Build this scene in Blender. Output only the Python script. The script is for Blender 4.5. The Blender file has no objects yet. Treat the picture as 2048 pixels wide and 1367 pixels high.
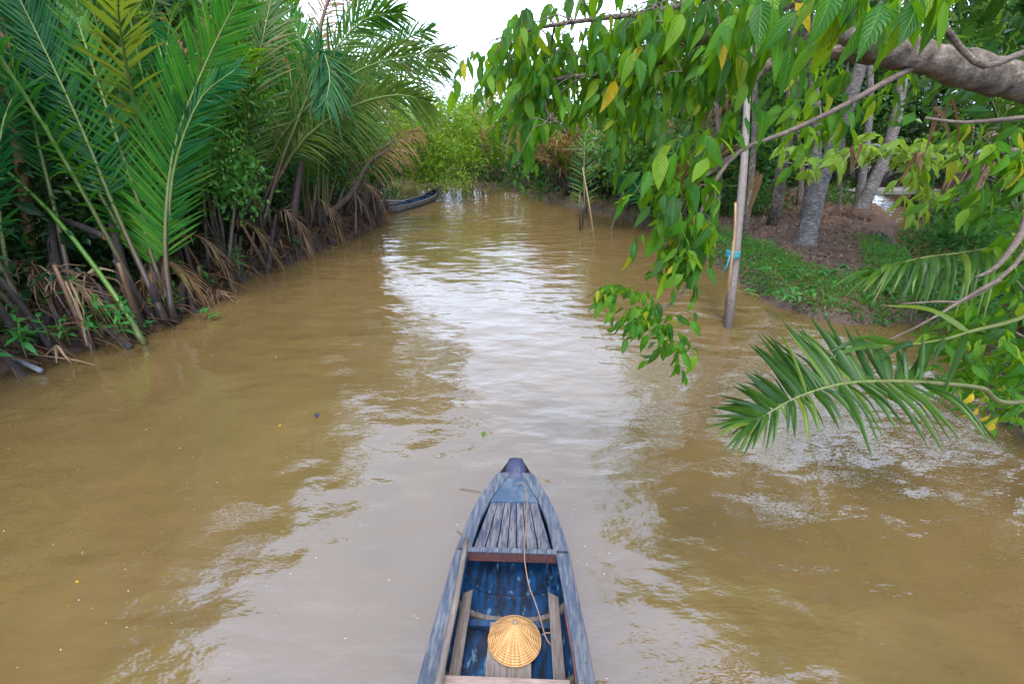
import bpy, math, random
import numpy as np
from mathutils import Vector, Matrix

random.seed(7); rng = np.random.default_rng(11)
scene = bpy.context.scene
COL = scene.collection
R = math.radians

# ------------------------------------------------------------------ camera, sky, sun, exposure
CAM_H, PITCH, FPX = 4.0, R(26.0), 910.0
cam_data = bpy.data.cameras.new("camera")
cam_data.sensor_width = 36.0
cam_data.lens = 16.0
cam_data.clip_start = 0.05
cam_data.clip_end = 1000.0
cam = bpy.data.objects.new("camera", cam_data)
cam.location = (0, 0, CAM_H)
cam.rotation_euler = (math.pi / 2 - PITCH, 0, 0)
COL.objects.link(cam)
scene.camera = cam

SUN_EL, SUN_AZ = R(68.0), R(186.0)          # azimuth measured from +Y towards +X
world = bpy.data.worlds.new("World")
scene.world = world
world.use_nodes = True
wn, wl = world.node_tree.nodes, world.node_tree.links
wn.clear()
sky = wn.new("ShaderNodeTexSky")
sky.sky_type = 'NISHITA'
sky.sun_disc = False
sky.sun_elevation = SUN_EL
sky.sun_rotation = SUN_AZ
sky.air_density = 1.0
sky.dust_density = 2.5
sky.ozone_density = 1.0
tc = wn.new("ShaderNodeTexCoord")
cn = wn.new("ShaderNodeTexNoise"); cn.inputs["Scale"].default_value = 3.2; cn.inputs["Detail"].default_value = 7; cn.inputs["Roughness"].default_value = .58
cr = wn.new("ShaderNodeMapRange"); cr.inputs[1].default_value = .38; cr.inputs[2].default_value = .66; cr.inputs[3].default_value = .08; cr.inputs[4].default_value = .70
bw = wn.new("ShaderNodeRGBToBW")
mul = wn.new("ShaderNodeMath"); mul.operation = 'MULTIPLY'; mul.inputs[1].default_value = 1.25
mix = wn.new("ShaderNodeMix"); mix.data_type = 'RGBA'
bg = wn.new("ShaderNodeBackground"); bg.inputs[1].default_value = 0.15
wo = wn.new("ShaderNodeOutputWorld")
wl.new(tc.outputs["Generated"], cn.inputs["Vector"])
wl.new(cn.outputs[0], cr.inputs[0])
wl.new(sky.outputs[0], bw.inputs[0])
wl.new(bw.outputs[0], mul.inputs[0])
# thin haze: whiter and brighter towards the horizon all round
sz = wn.new("ShaderNodeSeparateXYZ"); wl.new(tc.outputs["Generated"], sz.inputs[0])
hz = wn.new("ShaderNodeMapRange"); hz.interpolation_type = 'SMOOTHSTEP'
hz.inputs[1].default_value = .42; hz.inputs[2].default_value = .98; hz.inputs[3].default_value = 1.0; hz.inputs[4].default_value = 0.0
wl.new(sz.outputs[2], hz.inputs[0])
fm = wn.new("ShaderNodeMath"); fm.operation = 'MAXIMUM'; wl.new(cr.outputs[0], fm.inputs[0]); wl.new(hz.outputs[0], fm.inputs[1])
wl.new(fm.outputs[0], mix.inputs["Factor"])
hb = wn.new("ShaderNodeMath"); hb.operation = 'MULTIPLY_ADD'; hb.inputs[1].default_value = 4.6; hb.inputs[2].default_value = 5.2
wl.new(hz.outputs[0], hb.inputs[0]); wl.new(hb.outputs[0], mul.inputs[1])
vsn = wn.new("ShaderNodeVectorMath"); vsn.operation = 'SCALE'; vsn.inputs[3].default_value = 6.4
wl.new(sky.outputs[0], vsn.inputs[0]); wl.new(vsn.outputs[0], mix.inputs[6])
tn = wn.new("ShaderNodeVectorMath"); tn.operation = 'SCALE'; tn.inputs[0].default_value = (.78, .94, 1.24); wl.new(mul.outputs[0], tn.inputs[3]); wl.new(tn.outputs[0], mix.inputs[7])
wl.new(mix.outputs[2], bg.inputs[0])
wl.new(bg.outputs[0], wo.inputs[0])

sd = bpy.data.lights.new("sun", 'SUN')
sd.energy = 2.2
sd.angle = R(12.0)
sd.color = (1.0, .92, .74)
sun = bpy.data.objects.new("sun", sd)
sdir = Vector((math.cos(SUN_EL) * math.sin(SUN_AZ), math.cos(SUN_EL) * math.cos(SUN_AZ), math.sin(SUN_EL)))
sun.rotation_euler = sdir.to_track_quat('Z', 'Y').to_euler()
sun.location = sdir * 60
COL.objects.link(sun)

vs = scene.view_settings
vs.view_transform = 'Standard'; vs.look = 'None'; vs.gamma = 1.0; vs.use_curve_mapping = False
vs.exposure = -0.22
scene.cycles.max_bounces = 8
scene.cycles.transparent_max_bounces = 4
scene.cycles.caustics_reflective = False
scene.cycles.caustics_refractive = False
scene.cycles.sample_clamp_indirect = 6.0

# ------------------------------------------------------------------ measuring helpers
def ray(px, py):
    x = (px - 1024) / FPX; v = (py - 683.5) / FPX
    return np.array([x, math.cos(PITCH) - v * math.sin(PITCH), -math.sin(PITCH) - v * math.cos(PITCH)])
def W(px, py, d):                       # point seen at a pixel, d metres along the optical axis
    return np.array([0, 0, CAM_H]) + ray(px, py) * d
def G(px, py, z=0.0):                   # point seen at a pixel, on the level z
    r = ray(px, py); return np.array([0, 0, CAM_H]) + r * ((z - CAM_H) / r[2])
def nrm(v):
    v = np.asarray(v, float); n = np.linalg.norm(v, axis=-1, keepdims=True); return v / np.maximum(n, 1e-9)
def U(a, b): return random.uniform(a, b)

# ------------------------------------------------------------------ objects
def tag(o, label=None, cat=None, group=None, kind=None):
    if label: o["label"] = label
    if cat: o["category"] = cat
    if group: o["group"] = group
    if kind: o["kind"] = kind
    return o
def empty(name, loc, rz=0.0):
    o = bpy.data.objects.new(name, None); o.location = tuple(map(float, loc)); o.rotation_euler = (0, 0, rz)
    o.empty_display_size = .1
    COL.objects.link(o); return o
def wloc(o):
    p = np.zeros(3)
    while o is not None:
        p += np.array(o.location); o = o.parent
    return p
class MB:
    """collects vertices, faces, uv and a 't' value per vertex"""
    def __init__(s): s.v = []; s.f = []; s.uv = []; s.t = []; s.m = []; s.n = 0
    def add(s, v, f, uv=None, t=None, m=0):
        v = np.asarray(v, float).reshape(-1, 3); k = len(v)
        s.v.append(v)
        s.uv.append(np.zeros((k, 2)) if uv is None else np.asarray(uv, float).reshape(-1, 2))
        s.t.append(np.zeros(k) if t is None else np.asarray(t, float).reshape(-1))
        n = s.n
        if isinstance(f, np.ndarray): f = (f + n).tolist()
        else: f = [[i + n for i in q] for q in f]
        s.f += f; s.m += [m] * len(f); s.n += k
    def mesh(s, name, mats, off=(0, 0, 0), smooth=True):
        me = bpy.data.meshes.new(name)
        v = np.concatenate(s.v) - np.asarray(off)
        me.from_pydata(v.tolist(), [], s.f)
        uv = np.concatenate(s.uv); t = np.concatenate(s.t)
        li = np.empty(len(me.loops), dtype=np.int32); me.loops.foreach_get("vertex_index", li)
        ul = me.uv_layers.new(name="UVMap"); ul.data.foreach_set("uv", uv[li].astype(np.float32).ravel())
        a = me.attributes.new("t", 'FLOAT', 'POINT'); a.data.foreach_set("value", t.astype(np.float32))
        if not isinstance(mats, (list, tuple)): mats = [mats]
        for m in mats: me.materials.append(m)
        if len(mats) > 1: me.polygons.foreach_set("material_index", np.array(s.m, dtype=np.int32))
        if smooth: me.polygons.foreach_set("use_smooth", np.ones(len(me.polygons), dtype=bool))
        me.update(); return me
    def build(s, name, mats, parent=None, smooth=True, local=False, loc=None):
        """vertices are world coordinates unless local"""
        if local: off = (0, 0, 0)
        elif loc is not None: off = np.asarray(loc)
        elif parent is not None: off = wloc(parent)
        else: off = (0, 0, 0)
        o = bpy.data.objects.new(name, s.mesh(name, mats, off, smooth))
        if loc is not None: o.location = tuple(np.asarray(loc) - (wloc(parent) if parent is not None else 0))
        o.parent = parent; COL.objects.link(o); return o
def place(name, me, M, parent=None, pl=None):
    o = bpy.data.objects.new(name, me)
    if parent is not None:
        o.parent = parent
        M = Matrix.Translation(-Vector(pl if pl is not None else wloc(parent))) @ M
    o.matrix_basis = M
    COL.objects.link(o); return o

def box(mb, c, s, ax=None, m=0):
    c = np.asarray(c, float); s = np.asarray(s, float) / 2
    k = np.array([[-1,-1,-1],[1,-1,-1],[1,1,-1],[-1,1,-1],[-1,-1,1],[1,-1,1],[1,1,1],[-1,1,1]]) * s
    if ax is not None: k = k @ np.asarray(ax)
    mb.add(k + c, [[3,2,1,0],[4,5,6,7],[0,1,5,4],[1,2,6,5],[2,3,7,6],[3,0,4,7]], t=[0,0,1,1,0,0,1,1], m=m)
def prism(mb, bot, top, m=0):
    """closed solid between two polygons with the same number of points"""
    n = len(bot); v = list(bot) + list(top)
    f = [list(range(n))[::-1], list(range(n, 2 * n))] + [[i, (i + 1) % n, n + (i + 1) % n, n + i] for i in range(n)]
    mb.add(v, f, m=m)
def spline(pts, n):
    """Catmull-Rom through the points"""
    p = np.asarray(pts, float); k = len(p)
    q = np.vstack([2 * p[0] - p[1], p, 2 * p[-1] - p[-2]])
    u = np.linspace(0, k - 1 - 1e-6, n); i = u.astype(int); f = (u - i)[:, None]
    a, b, c, d = q[i], q[i + 1], q[i + 2], q[i + 3]
    return .5 * (2 * b + (c - a) * f + (2 * a - 5 * b + 4 * c - d) * f * f + (3 * b - a - 3 * c + d) * f ** 3)
def tube(mb, pts, rad, seg=8, cap=True, jitter=0.0, m=0, flat=1.0, tv=None):
    p = np.asarray(pts, float); k = len(p)
    rad = np.asarray(rad, float) if np.ndim(rad) else np.full(k, rad)
    if len(rad) != k: rad = np.interp(np.linspace(0, 1, k), np.linspace(0, 1, len(rad)), rad)
    T = nrm(np.gradient(p, axis=0))
    ref = np.array([0, 0, 1.]) if abs(T[:, 2]).mean() < .8 else np.array([1., 0, 0])
    A = nrm(np.cross(T, ref)); B = np.cross(A, T)
    th = np.linspace(0, 2 * math.pi, seg, endpoint=False)
    ring = A[:, None, :] * np.cos(th)[None, :, None] + B[:, None, :] * (flat * np.sin(th))[None, :, None]
    rr = rad[:, None] * (1 + (rng.normal(0, jitter, (k, seg)) if jitter else 0))
    v = p[:, None, :] + ring * np.broadcast_to(rr, (k, seg))[:, :, None]
    f = []
    for i in range(k - 1):
        for j in range(seg):
            j2 = (j + 1) % seg
            f.append([i * seg + j, i * seg + j2, (i + 1) * seg + j2, (i + 1) * seg + j])
    t = np.repeat(np.linspace(0, 1, k) if tv is None else np.asarray(tv), seg)
    uv = np.stack([np.tile(th / 6.283, k), np.repeat(np.linspace(0, 1, k), seg)], 1)
    if cap:
        f.append(list(range(seg))[::-1]); f.append(list(range((k - 1) * seg, k * seg)))
    mb.add(v.reshape(-1, 3), f, uv, t, m)

# ------------------------------------------------------------------ materials
def newmat(name):
    m = bpy.data.materials.new(name); m.use_nodes = True
    n, l = m.node_tree.nodes, m.node_tree.links
    return m, n, l, n["Principled BSDF"], n["Material Output"]
def ramp(n, l, src, stops):
    r = n.new("ShaderNodeValToRGB"); e = r.color_ramp.elements
    while len(e) < len(stops): e.new(.5)
    for q, (p, c) in zip(e, stops): q.position = p; q.color = (*c, 1)
    l.new(src, r.inputs[0]); return r.outputs[0]
def noise(n, l, scale, detail=4, rough=.55, vec=None, stretch=None, kind="Object"):
    t = n.new("ShaderNodeTexNoise"); t.inputs["Scale"].default_value = scale
    t.inputs["Detail"].default_value = detail; t.inputs["Roughness"].default_value = rough
    if vec is None:
        c = n.new("ShaderNodeTexCoord"); vec = c.outputs[kind]
    if stretch is not None:
        mp = n.new("ShaderNodeMapping"); mp.inputs["Scale"].default_value = stretch
        l.new(vec, mp.inputs[0]); vec = mp.outputs[0]
    l.new(vec, t.inputs["Vector"]); return t.outputs[0]
def mixc(n, l, f, a, b, mode='MIX'):
    x = n.new("ShaderNodeMix"); x.data_type = 'RGBA'; x.blend_type = mode
    for s, i in ((f, "Factor"), (a, 6), (b, 7)):
        if hasattr(s, "is_linked") or hasattr(s, "links"): l.new(s, x.inputs[i])
        elif isinstance(s, (int, float)): x.inputs[i].default_value = s
        else: x.inputs[i].default_value = (*s, 1)
    return x.outputs[2]
def bump(n, l, h, dist, strength=1.0, nor=None):
    b = n.new("ShaderNodeBump"); b.inputs["Distance"].default_value = dist; b.inputs["Strength"].default_value = strength
    l.new(h, b.inputs["Height"])
    if nor is not None: l.new(nor, b.inputs["Normal"])
    return b.outputs[0]

def leaf_mat(name, stops, trans=.35, tcol=(.25, .38, .03), rough=.36, tip=None, veins=False, objrand=False, spec=.5):
    """stops: colours picked by chance per leaf"""
    m, n, l, p, out = newmat(name)
    if objrand:
        oi = n.new("ShaderNodeObjectInfo"); rnd = oi.outputs["Random"]
    else:
        g = n.new("ShaderNodeNewGeometry"); rnd = g.outputs["Random Per Island"]
    c = ramp(n, l, rnd, stops)
    ns = noise(n, l, 9.0, 3)
    c = mixc(n, l, .35, c, ramp(n, l, ns, [(.3, (.22, .22, .22)), (.7, (.72, .72, .66))]), 'OVERLAY')
    uv = n.new("ShaderNodeUVMap"); sx = n.new("ShaderNodeSeparateXYZ"); l.new(uv.outputs[0], sx.inputs[0])
    if tip:
        a = n.new("ShaderNodeMath"); a.operation = 'ADD'; l.new(sx.outputs[1], a.inputs[0])
        b = n.new("ShaderNodeMath"); b.operation = 'MULTIPLY_ADD'; l.new(rnd, b.inputs[0]); b.inputs[1].default_value = .5; b.inputs[2].default_value = -.42
        l.new(b.outputs[0], a.inputs[1])
        k = n.new("ShaderNodeMapRange"); k.inputs[1].default_value = .88; k.inputs[2].default_value = 1.0
        l.new(a.outputs[0], k.inputs[0])
        c = mixc(n, l, k.outputs[0], c, tip)
    if veins:
        ab = n.new("ShaderNodeMath"); ab.operation = 'ABSOLUTE'
        su = n.new("ShaderNodeMath"); su.operation = 'SUBTRACT'; su.inputs[1].default_value = .5
        l.new(sx.outputs[0], su.inputs[0]); l.new(su.outputs[0], ab.inputs[0])
        mid = n.new("ShaderNodeMapRange"); mid.inputs[1].default_value = .015; mid.inputs[2].default_value = .05
        mid.inputs[3].default_value = 1; mid.inputs[4].default_value = 0; l.new(ab.outputs[0], mid.inputs[0])
        # side veins: v - 0.55|u|
        q = n.new("ShaderNodeMath"); q.operation = 'MULTIPLY_ADD'; q.inputs[1].default_value = -.55
        l.new(ab.outputs[0], q.inputs[0]); l.new(sx.outputs[1], q.inputs[2])
        w = n.new("ShaderNodeMath"); w.operation = 'MULTIPLY'; w.inputs[1].default_value = 62.0; l.new(q.outputs[0], w.inputs[0])
        s = n.new("ShaderNodeMath"); s.operation = 'SINE'; l.new(w.outputs[0], s.inputs[0])
        sv = n.new("ShaderNodeMapRange"); sv.inputs[1].default_value = .72; sv.inputs[2].default_value = 1.0; sv.inputs[3].default_value = 0; sv.inputs[4].default_value = .35
        l.new(s.outputs[0], sv.inputs[0])
        mx = n.new("ShaderNodeMath"); mx.operation = 'MAXIMUM'; l.new(mid.outputs[0], mx.inputs[0]); l.new(sv.outputs[0], mx.inputs[1])
        sc_ = n.new("ShaderNodeMath"); sc_.operation = 'MULTIPLY'; sc_.inputs[1].default_value = .5; l.new(mx.outputs[0], sc_.inputs[0])
        c = mixc(n, l, sc_.outputs[0], c, (.10, .25, .05))
        hb = bump(n, l, s.outputs[0], .004, .35)
        l.new(hb, p.inputs["Normal"])
    l.new(c, p.inputs["Base Color"])
    p.inputs["Roughness"].default_value = rough
    p.inputs["Specular IOR Level"].default_value = spec * .55
    tr = n.new("ShaderNodeBsdfTranslucent")
    l.new(mixc(n, l, .75, c, tcol), tr.inputs[0])
    ms = n.new("ShaderNodeMixShader"); ms.inputs[0].default_value = trans
    l.new(p.outputs[0], ms.inputs[1]); l.new(tr.outputs[0], ms.inputs[2]); l.new(ms.outputs[0], out.inputs[0])
    return m
def bark_mat(name, stops, scale=14, stretch=(1, 1, .25), bd=.012, rough=.85, ring=0):
    m, n, l, p, out = newmat(name)
    a = noise(n, l, scale, 8, .65, stretch=stretch); b = noise(n, l, scale * .22, 3)
    c = ramp(n, l, a, stops)
    c = mixc(n, l, .6, c, ramp(n, l, b, [(.3, (.3, .3, .3)), (.7, (.75, .75, .72))]), 'OVERLAY')
    l.new(c, p.inputs["Base Color"]); p.inputs["Roughness"].default_value = rough
    h = a
    l.new(bump(n, l, h, bd, .9), p.inputs["Normal"])
    return m
def grad_mat(name, stops, rough=.5, sc=20):
    """colour along a stalk, base to tip"""
    m, n, l, p, out = newmat(name)
    at = n.new("ShaderNodeAttribute"); at.attribute_name = "t"
    ns = noise(n, l, sc, 5, stretch=(1, 1, .3))
    ad = n.new("ShaderNodeMath"); ad.operation = 'MULTIPLY_ADD'; ad.inputs[1].default_value = .16; l.new(ns, ad.inputs[0])
    sb = n.new("ShaderNodeMath"); sb.operation = 'SUBTRACT'; sb.inputs[1].default_value = .08
    l.new(at.outputs["Fac"], sb.inputs[0]); l.new(sb.outputs[0], ad.inputs[2])
    c = ramp(n, l, ad.outputs[0], stops)
    c = mixc(n, l, .5, c, ramp(n, l, ns, [(.3, (.3, .3, .3)), (.7, (.72, .72, .7))]), 'OVERLAY')
    l.new(c, p.inputs["Base Color"]); p.inputs["Roughness"].default_value = rough
    l.new(bump(n, l, ns, .006, .6), p.inputs["Normal"])
    return m

M = {}
# greens -- nipa fronds, coconut fronds, broad leaves
M['nipa'] = leaf_mat("nipa_green", [(0, (.008, .040, .006)), (.35, (.016, .068, .007)), (.7, (.034, .100, .008)), (.93, (.072, .130, .010)), (1, (.16, .13, .045))], .32, (.22, .46, .01), .42, tip=(.20, .13, .06), spec=.3)
M['nipa_bright'] = leaf_mat("nipa_bright_green", [(0, (.014, .105, .012)), (.5, (.028, .145, .012)), (1, (.070, .180, .010))], .45, (.20, .56, .02), .42, tip=(.16, .15, .05), spec=.3)
M['nipa_teal'] = leaf_mat("nipa_blue_green", [(0, (.004, .050, .016)), (.5, (.009, .080, .022)), (1, (.028, .105, .012))], .36, (.06, .38, .07), .40, tip=(.18, .12, .05), spec=.32)
M['nipa_olive'] = leaf_mat("nipa_olive", [(0, (.024, .080, .010)), (.5, (.048, .100, .010)), (.85, (.080, .12, .012)), (1, (.16, .11, .04))], .36, (.26, .36, .02), .36, tip=(.26, .15, .06))
M['nipa_dry'] = leaf_mat("nipa_dry", [(0, (.22, .12, .055)), (.5, (.30, .18, .09)), (.8, (.20, .15, .05)), (1, (.12, .14, .04))], .3, (.5, .28, .10), .6, spec=.2)
M['dead'] = leaf_mat("dead_leaf", [(0, (.09, .052, .03)), (.5, (.17, .105, .06)), (1, (.28, .19, .115))], .2, (.5, .32, .15), .7, spec=.2)
M['wither'] = leaf_mat("withered_leaf", [(0, (.045, .026, .016)), (.5, (.085, .048, .026)), (1, (.14, .08, .042))], .2, (.4, .2, .08), .7, spec=.2)
M['roots'] = leaf_mat("dry_roots", [(0, (.075, .045, .028)), (.5, (.16, .10, .065)), (1, (.26, .185, .135))], .1, (.3, .22, .15), .8, spec=.2)
M['coco'] = leaf_mat("coconut_leaflet", [(0, (.010, .038, .006)), (.5, (.020, .060, .007)), (.85, (.036, .085, .008)), (1, (.09, .13, .012))], .24, (.18, .34, .01), .36, tip=(.12, .10, .04), objrand=True, spec=.4)
M['cocob'] = leaf_mat("coconut_leaflets_far", [(0, (.022, .085, .022)), (.5, (.035, .115, .025)), (1, (.075, .14, .03))], .34, (.24, .40, .03), .30, tip=(.16, .12, .05))
M['broad'] = leaf_mat("broad_leaf", [(0, (.004, .038, .005)), (.35, (.012, .085, .005)), (.7, (.044, .150, .004)), (.93, (.12, .20, .005)), (.97, (.28, .25, .01)), (1, (.42, .25, .01))], .46, (.30, .55, .005), .36, veins=True, objrand=True, spec=.35)
M['broad_i'] = leaf_mat("broad_leaf_mass", [(0, (.004, .038, .005)), (.35, (.012, .085, .005)), (.7, (.046, .150, .004)), (.96, (.105, .20, .01)), (1, (.34, .26, .01))], .46, (.32, .55, .005), .36, veins=True, spec=.35)
M['lime'] = leaf_mat("lime_leaf", [(0, (.050, .150, .020)), (.5, (.100, .200, .020)), (.85, (.17, .24, .02)), (1, (.30, .26, .02))], .48, (.42, .55, .02), .30, veins=True)
M['far'] = leaf_mat("far_leaf", [(0, (.050, .130, .020)), (.5, (.085, .180, .022)), (1, (.16, .23, .025))], .5, (.40, .55, .03), .4)
M['leaning'] = leaf_mat("leaning_tree_leaf", [(0, (.050, .140, .012)), (.5, (.090, .195, .012)), (1, (.17, .24, .015))], .48, (.40, .58, .02), .4)
M['dark'] = leaf_mat("dark_leaf", [(0, (.006, .028, .008)), (.5, (.010, .042, .010)), (1, (.024, .066, .010))], .22, (.14, .28, .02), .42)  # leaf colour darkened to put thicket shade into it
M['mid'] = leaf_mat("mid_leaf", [(0, (.014, .072, .014)), (.5, (.022, .105, .016)), (1, (.060, .145, .016))], .32, (.22, .42, .02), .36)  # base tones lowered too, deepening the background shade by colour
M['weed'] = leaf_mat("weed_leaf", [(0, (.020, .130, .030)), (.5, (.030, .170, .040)), (1, (.060, .20, .03))], .34, (.20, .44, .05), .34, veins=True, objrand=True)
M['grass'] = leaf_mat("grass_blade", [(0, (.030, .14, .014)), (.5, (.050, .19, .016)), (.9, (.10, .22, .02)), (1, (.28, .22, .10))], .4, (.26, .46, .04), .4)
M['cover'] = leaf_mat("ground_cover_leaf", [(0, (.024, .120, .022)), (.6, (.036, .165, .026)), (1, (.08, .19, .03))], .36, (.24, .46, .04), .36)
# stalks, bark, wood
M['petiole'] = grad_mat("nipa_stalk", [(0, (.030, .020, .018)), (.10, (.055, .035, .028)), (.19, (.075, .055, .025)), (.26, (.070, .085, .022)), (.5, (.085, .130, .025)), (1, (.14, .19, .05))], .45)
M['petiole_dry'] = grad_mat("dry_stalk", [(0, (.03, .018, .014)), (.4, (.06, .032, .02)), (1, (.16, .085, .042))], .6)
M['petiole_green'] = grad_mat("green_stalk", [(0, (.05, .045, .015)), (.06, (.09, .12, .02)), (.4, (.07, .17, .02)), (1, (.10, .22, .03))], .4)
M['rachis'] = grad_mat("coconut_midrib", [(0, (.06, .06, .02)), (1, (.09, .12, .025))], .45)
M['stub'] = bark_mat("dead_stalk_base", [(.3, (.012, .009, .008)), (.6, (.034, .023, .020)), (.85, (.085, .058, .044))], 18, (1, 1, .15), .01)
M['cut'] = bark_mat("cut_stalk_face", [(.3, (.16, .075, .03)), (.7, (.34, .17, .07))], 60, (1, 1, 1), .003)
M['brownpole'] = bark_mat("brown_pole", [(.3, (.15, .07, .03)), (.7, (.28, .14, .06))], 12, (1, 1, .1), .004, .55)
M['coir'] = bark_mat("coconut_trunk", [(.34, (.035, .027, .024)), (.5, (.095, .080, .070)), (.68, (.22, .20, .185))], 7, (1, 1, 3.5), .03)
M['bark'] = bark_mat("grey_bark", [(.34, (.030, .022, .016)), (.5, (.105, .078, .056)), (.62, (.17, .135, .105)), (.72, (.34, .31, .27))], 11, (1, 1, 1), .07)
M['twig'] = bark_mat("twig_bark", [(.3, (.04, .028, .020)), (.7, (.135, .10, .075))], 26, (1, 1, 1), .004)
M['post'] = grad_mat("weathered_post", [(0, (.045, .030, .030)), (.20, (.06, .045, .04)), (.27, (.13, .105, .09)), (1, (.22, .19, .165))], .8, 26)
M['bamboo'] = bark_mat("bamboo", [(.3, (.15, .09, .04)), (.7, (.26, .165, .08))], 10, (1, 1, .2), .003, .5)
M['greystick'] = bark_mat("grey_stick", [(.3, (.07, .07, .08)), (.7, (.19, .19, .215))], 20, (1, 1, .2), .004)
m, n, l, p, out = newmat("cyan_cord"); p.inputs["Base Color"].default_value = (.025, .24, .28, 1); p.inputs["Roughness"].default_value = .6; M['cyan'] = m
m, n, l, p, out = newmat("concrete"); l.new(ramp(n, l, noise(n, l, 6, 6), [(.3, (.10, .09, .08)), (.7, (.20, .19, .175))]), p.inputs["Base Color"]); p.inputs["Roughness"].default_value = .9; M['concrete'] = m

# ground: dark wet mud low down, red-brown litter on top
m, n, l, p, out = newmat("bank_earth")
a = noise(n, l, 2.2, 8, .65); b = noise(n, l, 22, 6, .7)
c = ramp(n, l, a, [(.3, (.065, .038, .024)), (.55, (.12, .068, .042)), (.75, (.18, .11, .068))])
c = mixc(n, l, .7, c, ramp(n, l, b, [(.35, (.22, .20, .18)), (.65, (.75, .68, .62))]), 'OVERLAY')
geo = n.new("ShaderNodeNewGeometry"); sx = n.new("ShaderNodeSeparateXYZ"); l.new(geo.outputs["Position"], sx.inputs[0])
wet = n.new("ShaderNodeMapRange"); wet.inputs[1].default_value = .10; wet.inputs[2].default_value = .42; wet.inputs[3].default_value = 1; wet.inputs[4].default_value = 0
l.new(sx.outputs[2], wet.inputs[0])
c = mixc(n, l, wet.outputs[0], c, mixc(n, l, b, (.045, .028, .020), (.10, .065, .045)))
l.new(c, p.inputs["Base Color"])
rr = n.new("ShaderNodeMapRange"); rr.inputs[3].default_value = .95; rr.inputs[4].default_value = .5; l.new(wet.outputs[0], rr.inputs[0]); l.new(rr.outputs[0], p.inputs["Roughness"])
l.new(bump(n, l, b, .05, .8), p.inputs["Normal"]); M['earth'] = m

# muddy water
m, n, l, p, out = newmat("muddy_water")
c1 = noise(n, l, .22, 3); c2 = noise(n, l, 1.3, 4, stretch=(1, .5, 1))
c = ramp(n, l, c1, [(.3, (.100, .066, .025)), (.7, (.120, .076, .028))])
c = mixc(n, l, .30, c, ramp(n, l, c2, [(.3, (.078, .054, .019)), (.7, (.145, .094, .038))]))
l.new(c, p.inputs["Base Color"])
p.inputs["Roughness"].default_value = .012; p.inputs["IOR"].default_value = 2.25
p.inputs["Specular IOR Level"].default_value = .5
co = n.new("ShaderNodeTexCoord").outputs["Object"]
w1 = noise(n, l, 1.6, 1.5, .45, vec=co, stretch=(.8, 1.3, 1))
w2 = noise(n, l, 4.2, 3, .55, vec=co, stretch=(.7, 1.5, 1))
w3 = noise(n, l, 15.0, 2, .5, vec=co, stretch=(.8, 1.4, 1))
amp = n.new("ShaderNodeMapRange"); amp.inputs[1].default_value = .36; amp.inputs[2].default_value = .64; amp.inputs[3].default_value = .30; amp.inputs[4].default_value = 1.0
l.new(noise(n, l, .30, 2, .5, vec=co), amp.inputs[0])
def madd(a_, k, b_=None):
    q = n.new("ShaderNodeMath"); q.operation = 'MULTIPLY_ADD'; l.new(a_, q.inputs[0]); q.inputs[1].default_value = k
    if b_ is None: q.inputs[2].default_value = 0
    else: l.new(b_, q.inputs[2])
    return q.outputs[0]
hh = madd(w1, 1.0, madd(w2, .22, madd(w3, .008)))
h2 = n.new("ShaderNodeMath"); h2.operation = 'MULTIPLY'; l.new(hh, h2.inputs[0]); l.new(amp.outputs[0], h2.inputs[1])
l.new(bump(n, l, h2.outputs[0], .068, 1.0), p.inputs["Normal"]); M['water'] = m

# boat paint and woods
def paint(name, base, worn, thr=.52, sc=6, rough=.6, stretch=(6, .8, 6), dark=(.03, .03, .045)):
    m, n, l, p, out = newmat(name)
    a = noise(n, l, sc, 8, .68, stretch=stretch); b = noise(n, l, sc * 4, 6, .7, stretch=(1, .35, 1)); d = noise(n, l, 2.4, 4, .6)
    k = n.new("ShaderNodeMapRange"); k.inputs[1].default_value = thr - .07; k.inputs[2].default_value = thr + .07; l.new(a, k.inputs[0])
    c = mixc(n, l, k.outputs[0], base, worn)
    k2 = n.new("ShaderNodeMapRange"); k2.inputs[1].default_value = .58; k2.inputs[2].default_value = .72; l.new(b, k2.inputs[0])
    c = mixc(n, l, k2.outputs[0], c, dark)
    c = mixc(n, l, .55, c, ramp(n, l, d, [(.3, (.3, .3, .32)), (.7, (.75, .73, .72))]), 'OVERLAY')
    l.new(c, p.inputs["Base Color"]); p.inputs["Roughness"].default_value = rough
    l.new(bump(n, l, b, .004, .7), p.inputs["Normal"])
    return m
M['rail'] = paint("worn_blue_rail", (.024, .038, .064), (.088, .092, .100), .52)
M['deck'] = paint("worn_blue_deck", (.015, .021, .042), (.085, .082, .088), .49)
M['plate'] = paint("blue_plate", (.020, .044, .078), (.055, .076, .10), .52, 4, .5, (2, 2, 2))
M['bowblock'] = paint("dark_bow_block", (.018, .026, .06), (.055, .055, .085), .6)
M['hull_in'] = paint("blue_hull_inside", (.005, .040, .112), (.008, .013, .026), .49, 3.4, .34, (3.5, .9, 2.5), (.14, .30, .44))
M['hull_out'] = paint("hull_outside", (.05, .05, .09), (.16, .07, .05), .55)
M['redwood'] = paint("red_brown_edge", (.10, .022, .014), (.035, .018, .018), .48)
M['greywood'] = paint("grey_board", (.085, .068, .058), (.135, .115, .10), .5, 8, .8, (8, .6, 8), (.08, .06, .05))
M['seatwood'] = paint("pale_seat_board", (.15, .105, .082), (.21, .152, .125), .5, 8, .75, (.7, 8, 8), (.15, .09, .07))
m, n, l, p, out = newmat("straw")
uv = n.new("ShaderNodeUVMap"); sx = n.new("ShaderNodeSeparateXYZ"); l.new(uv.outputs[0], sx.inputs[0])
wv = n.new("ShaderNodeMath"); wv.operation = 'MULTIPLY'; wv.inputs[1].default_value = 6.2832 * 16; l.new(sx.outputs[1], wv.inputs[0])
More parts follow.
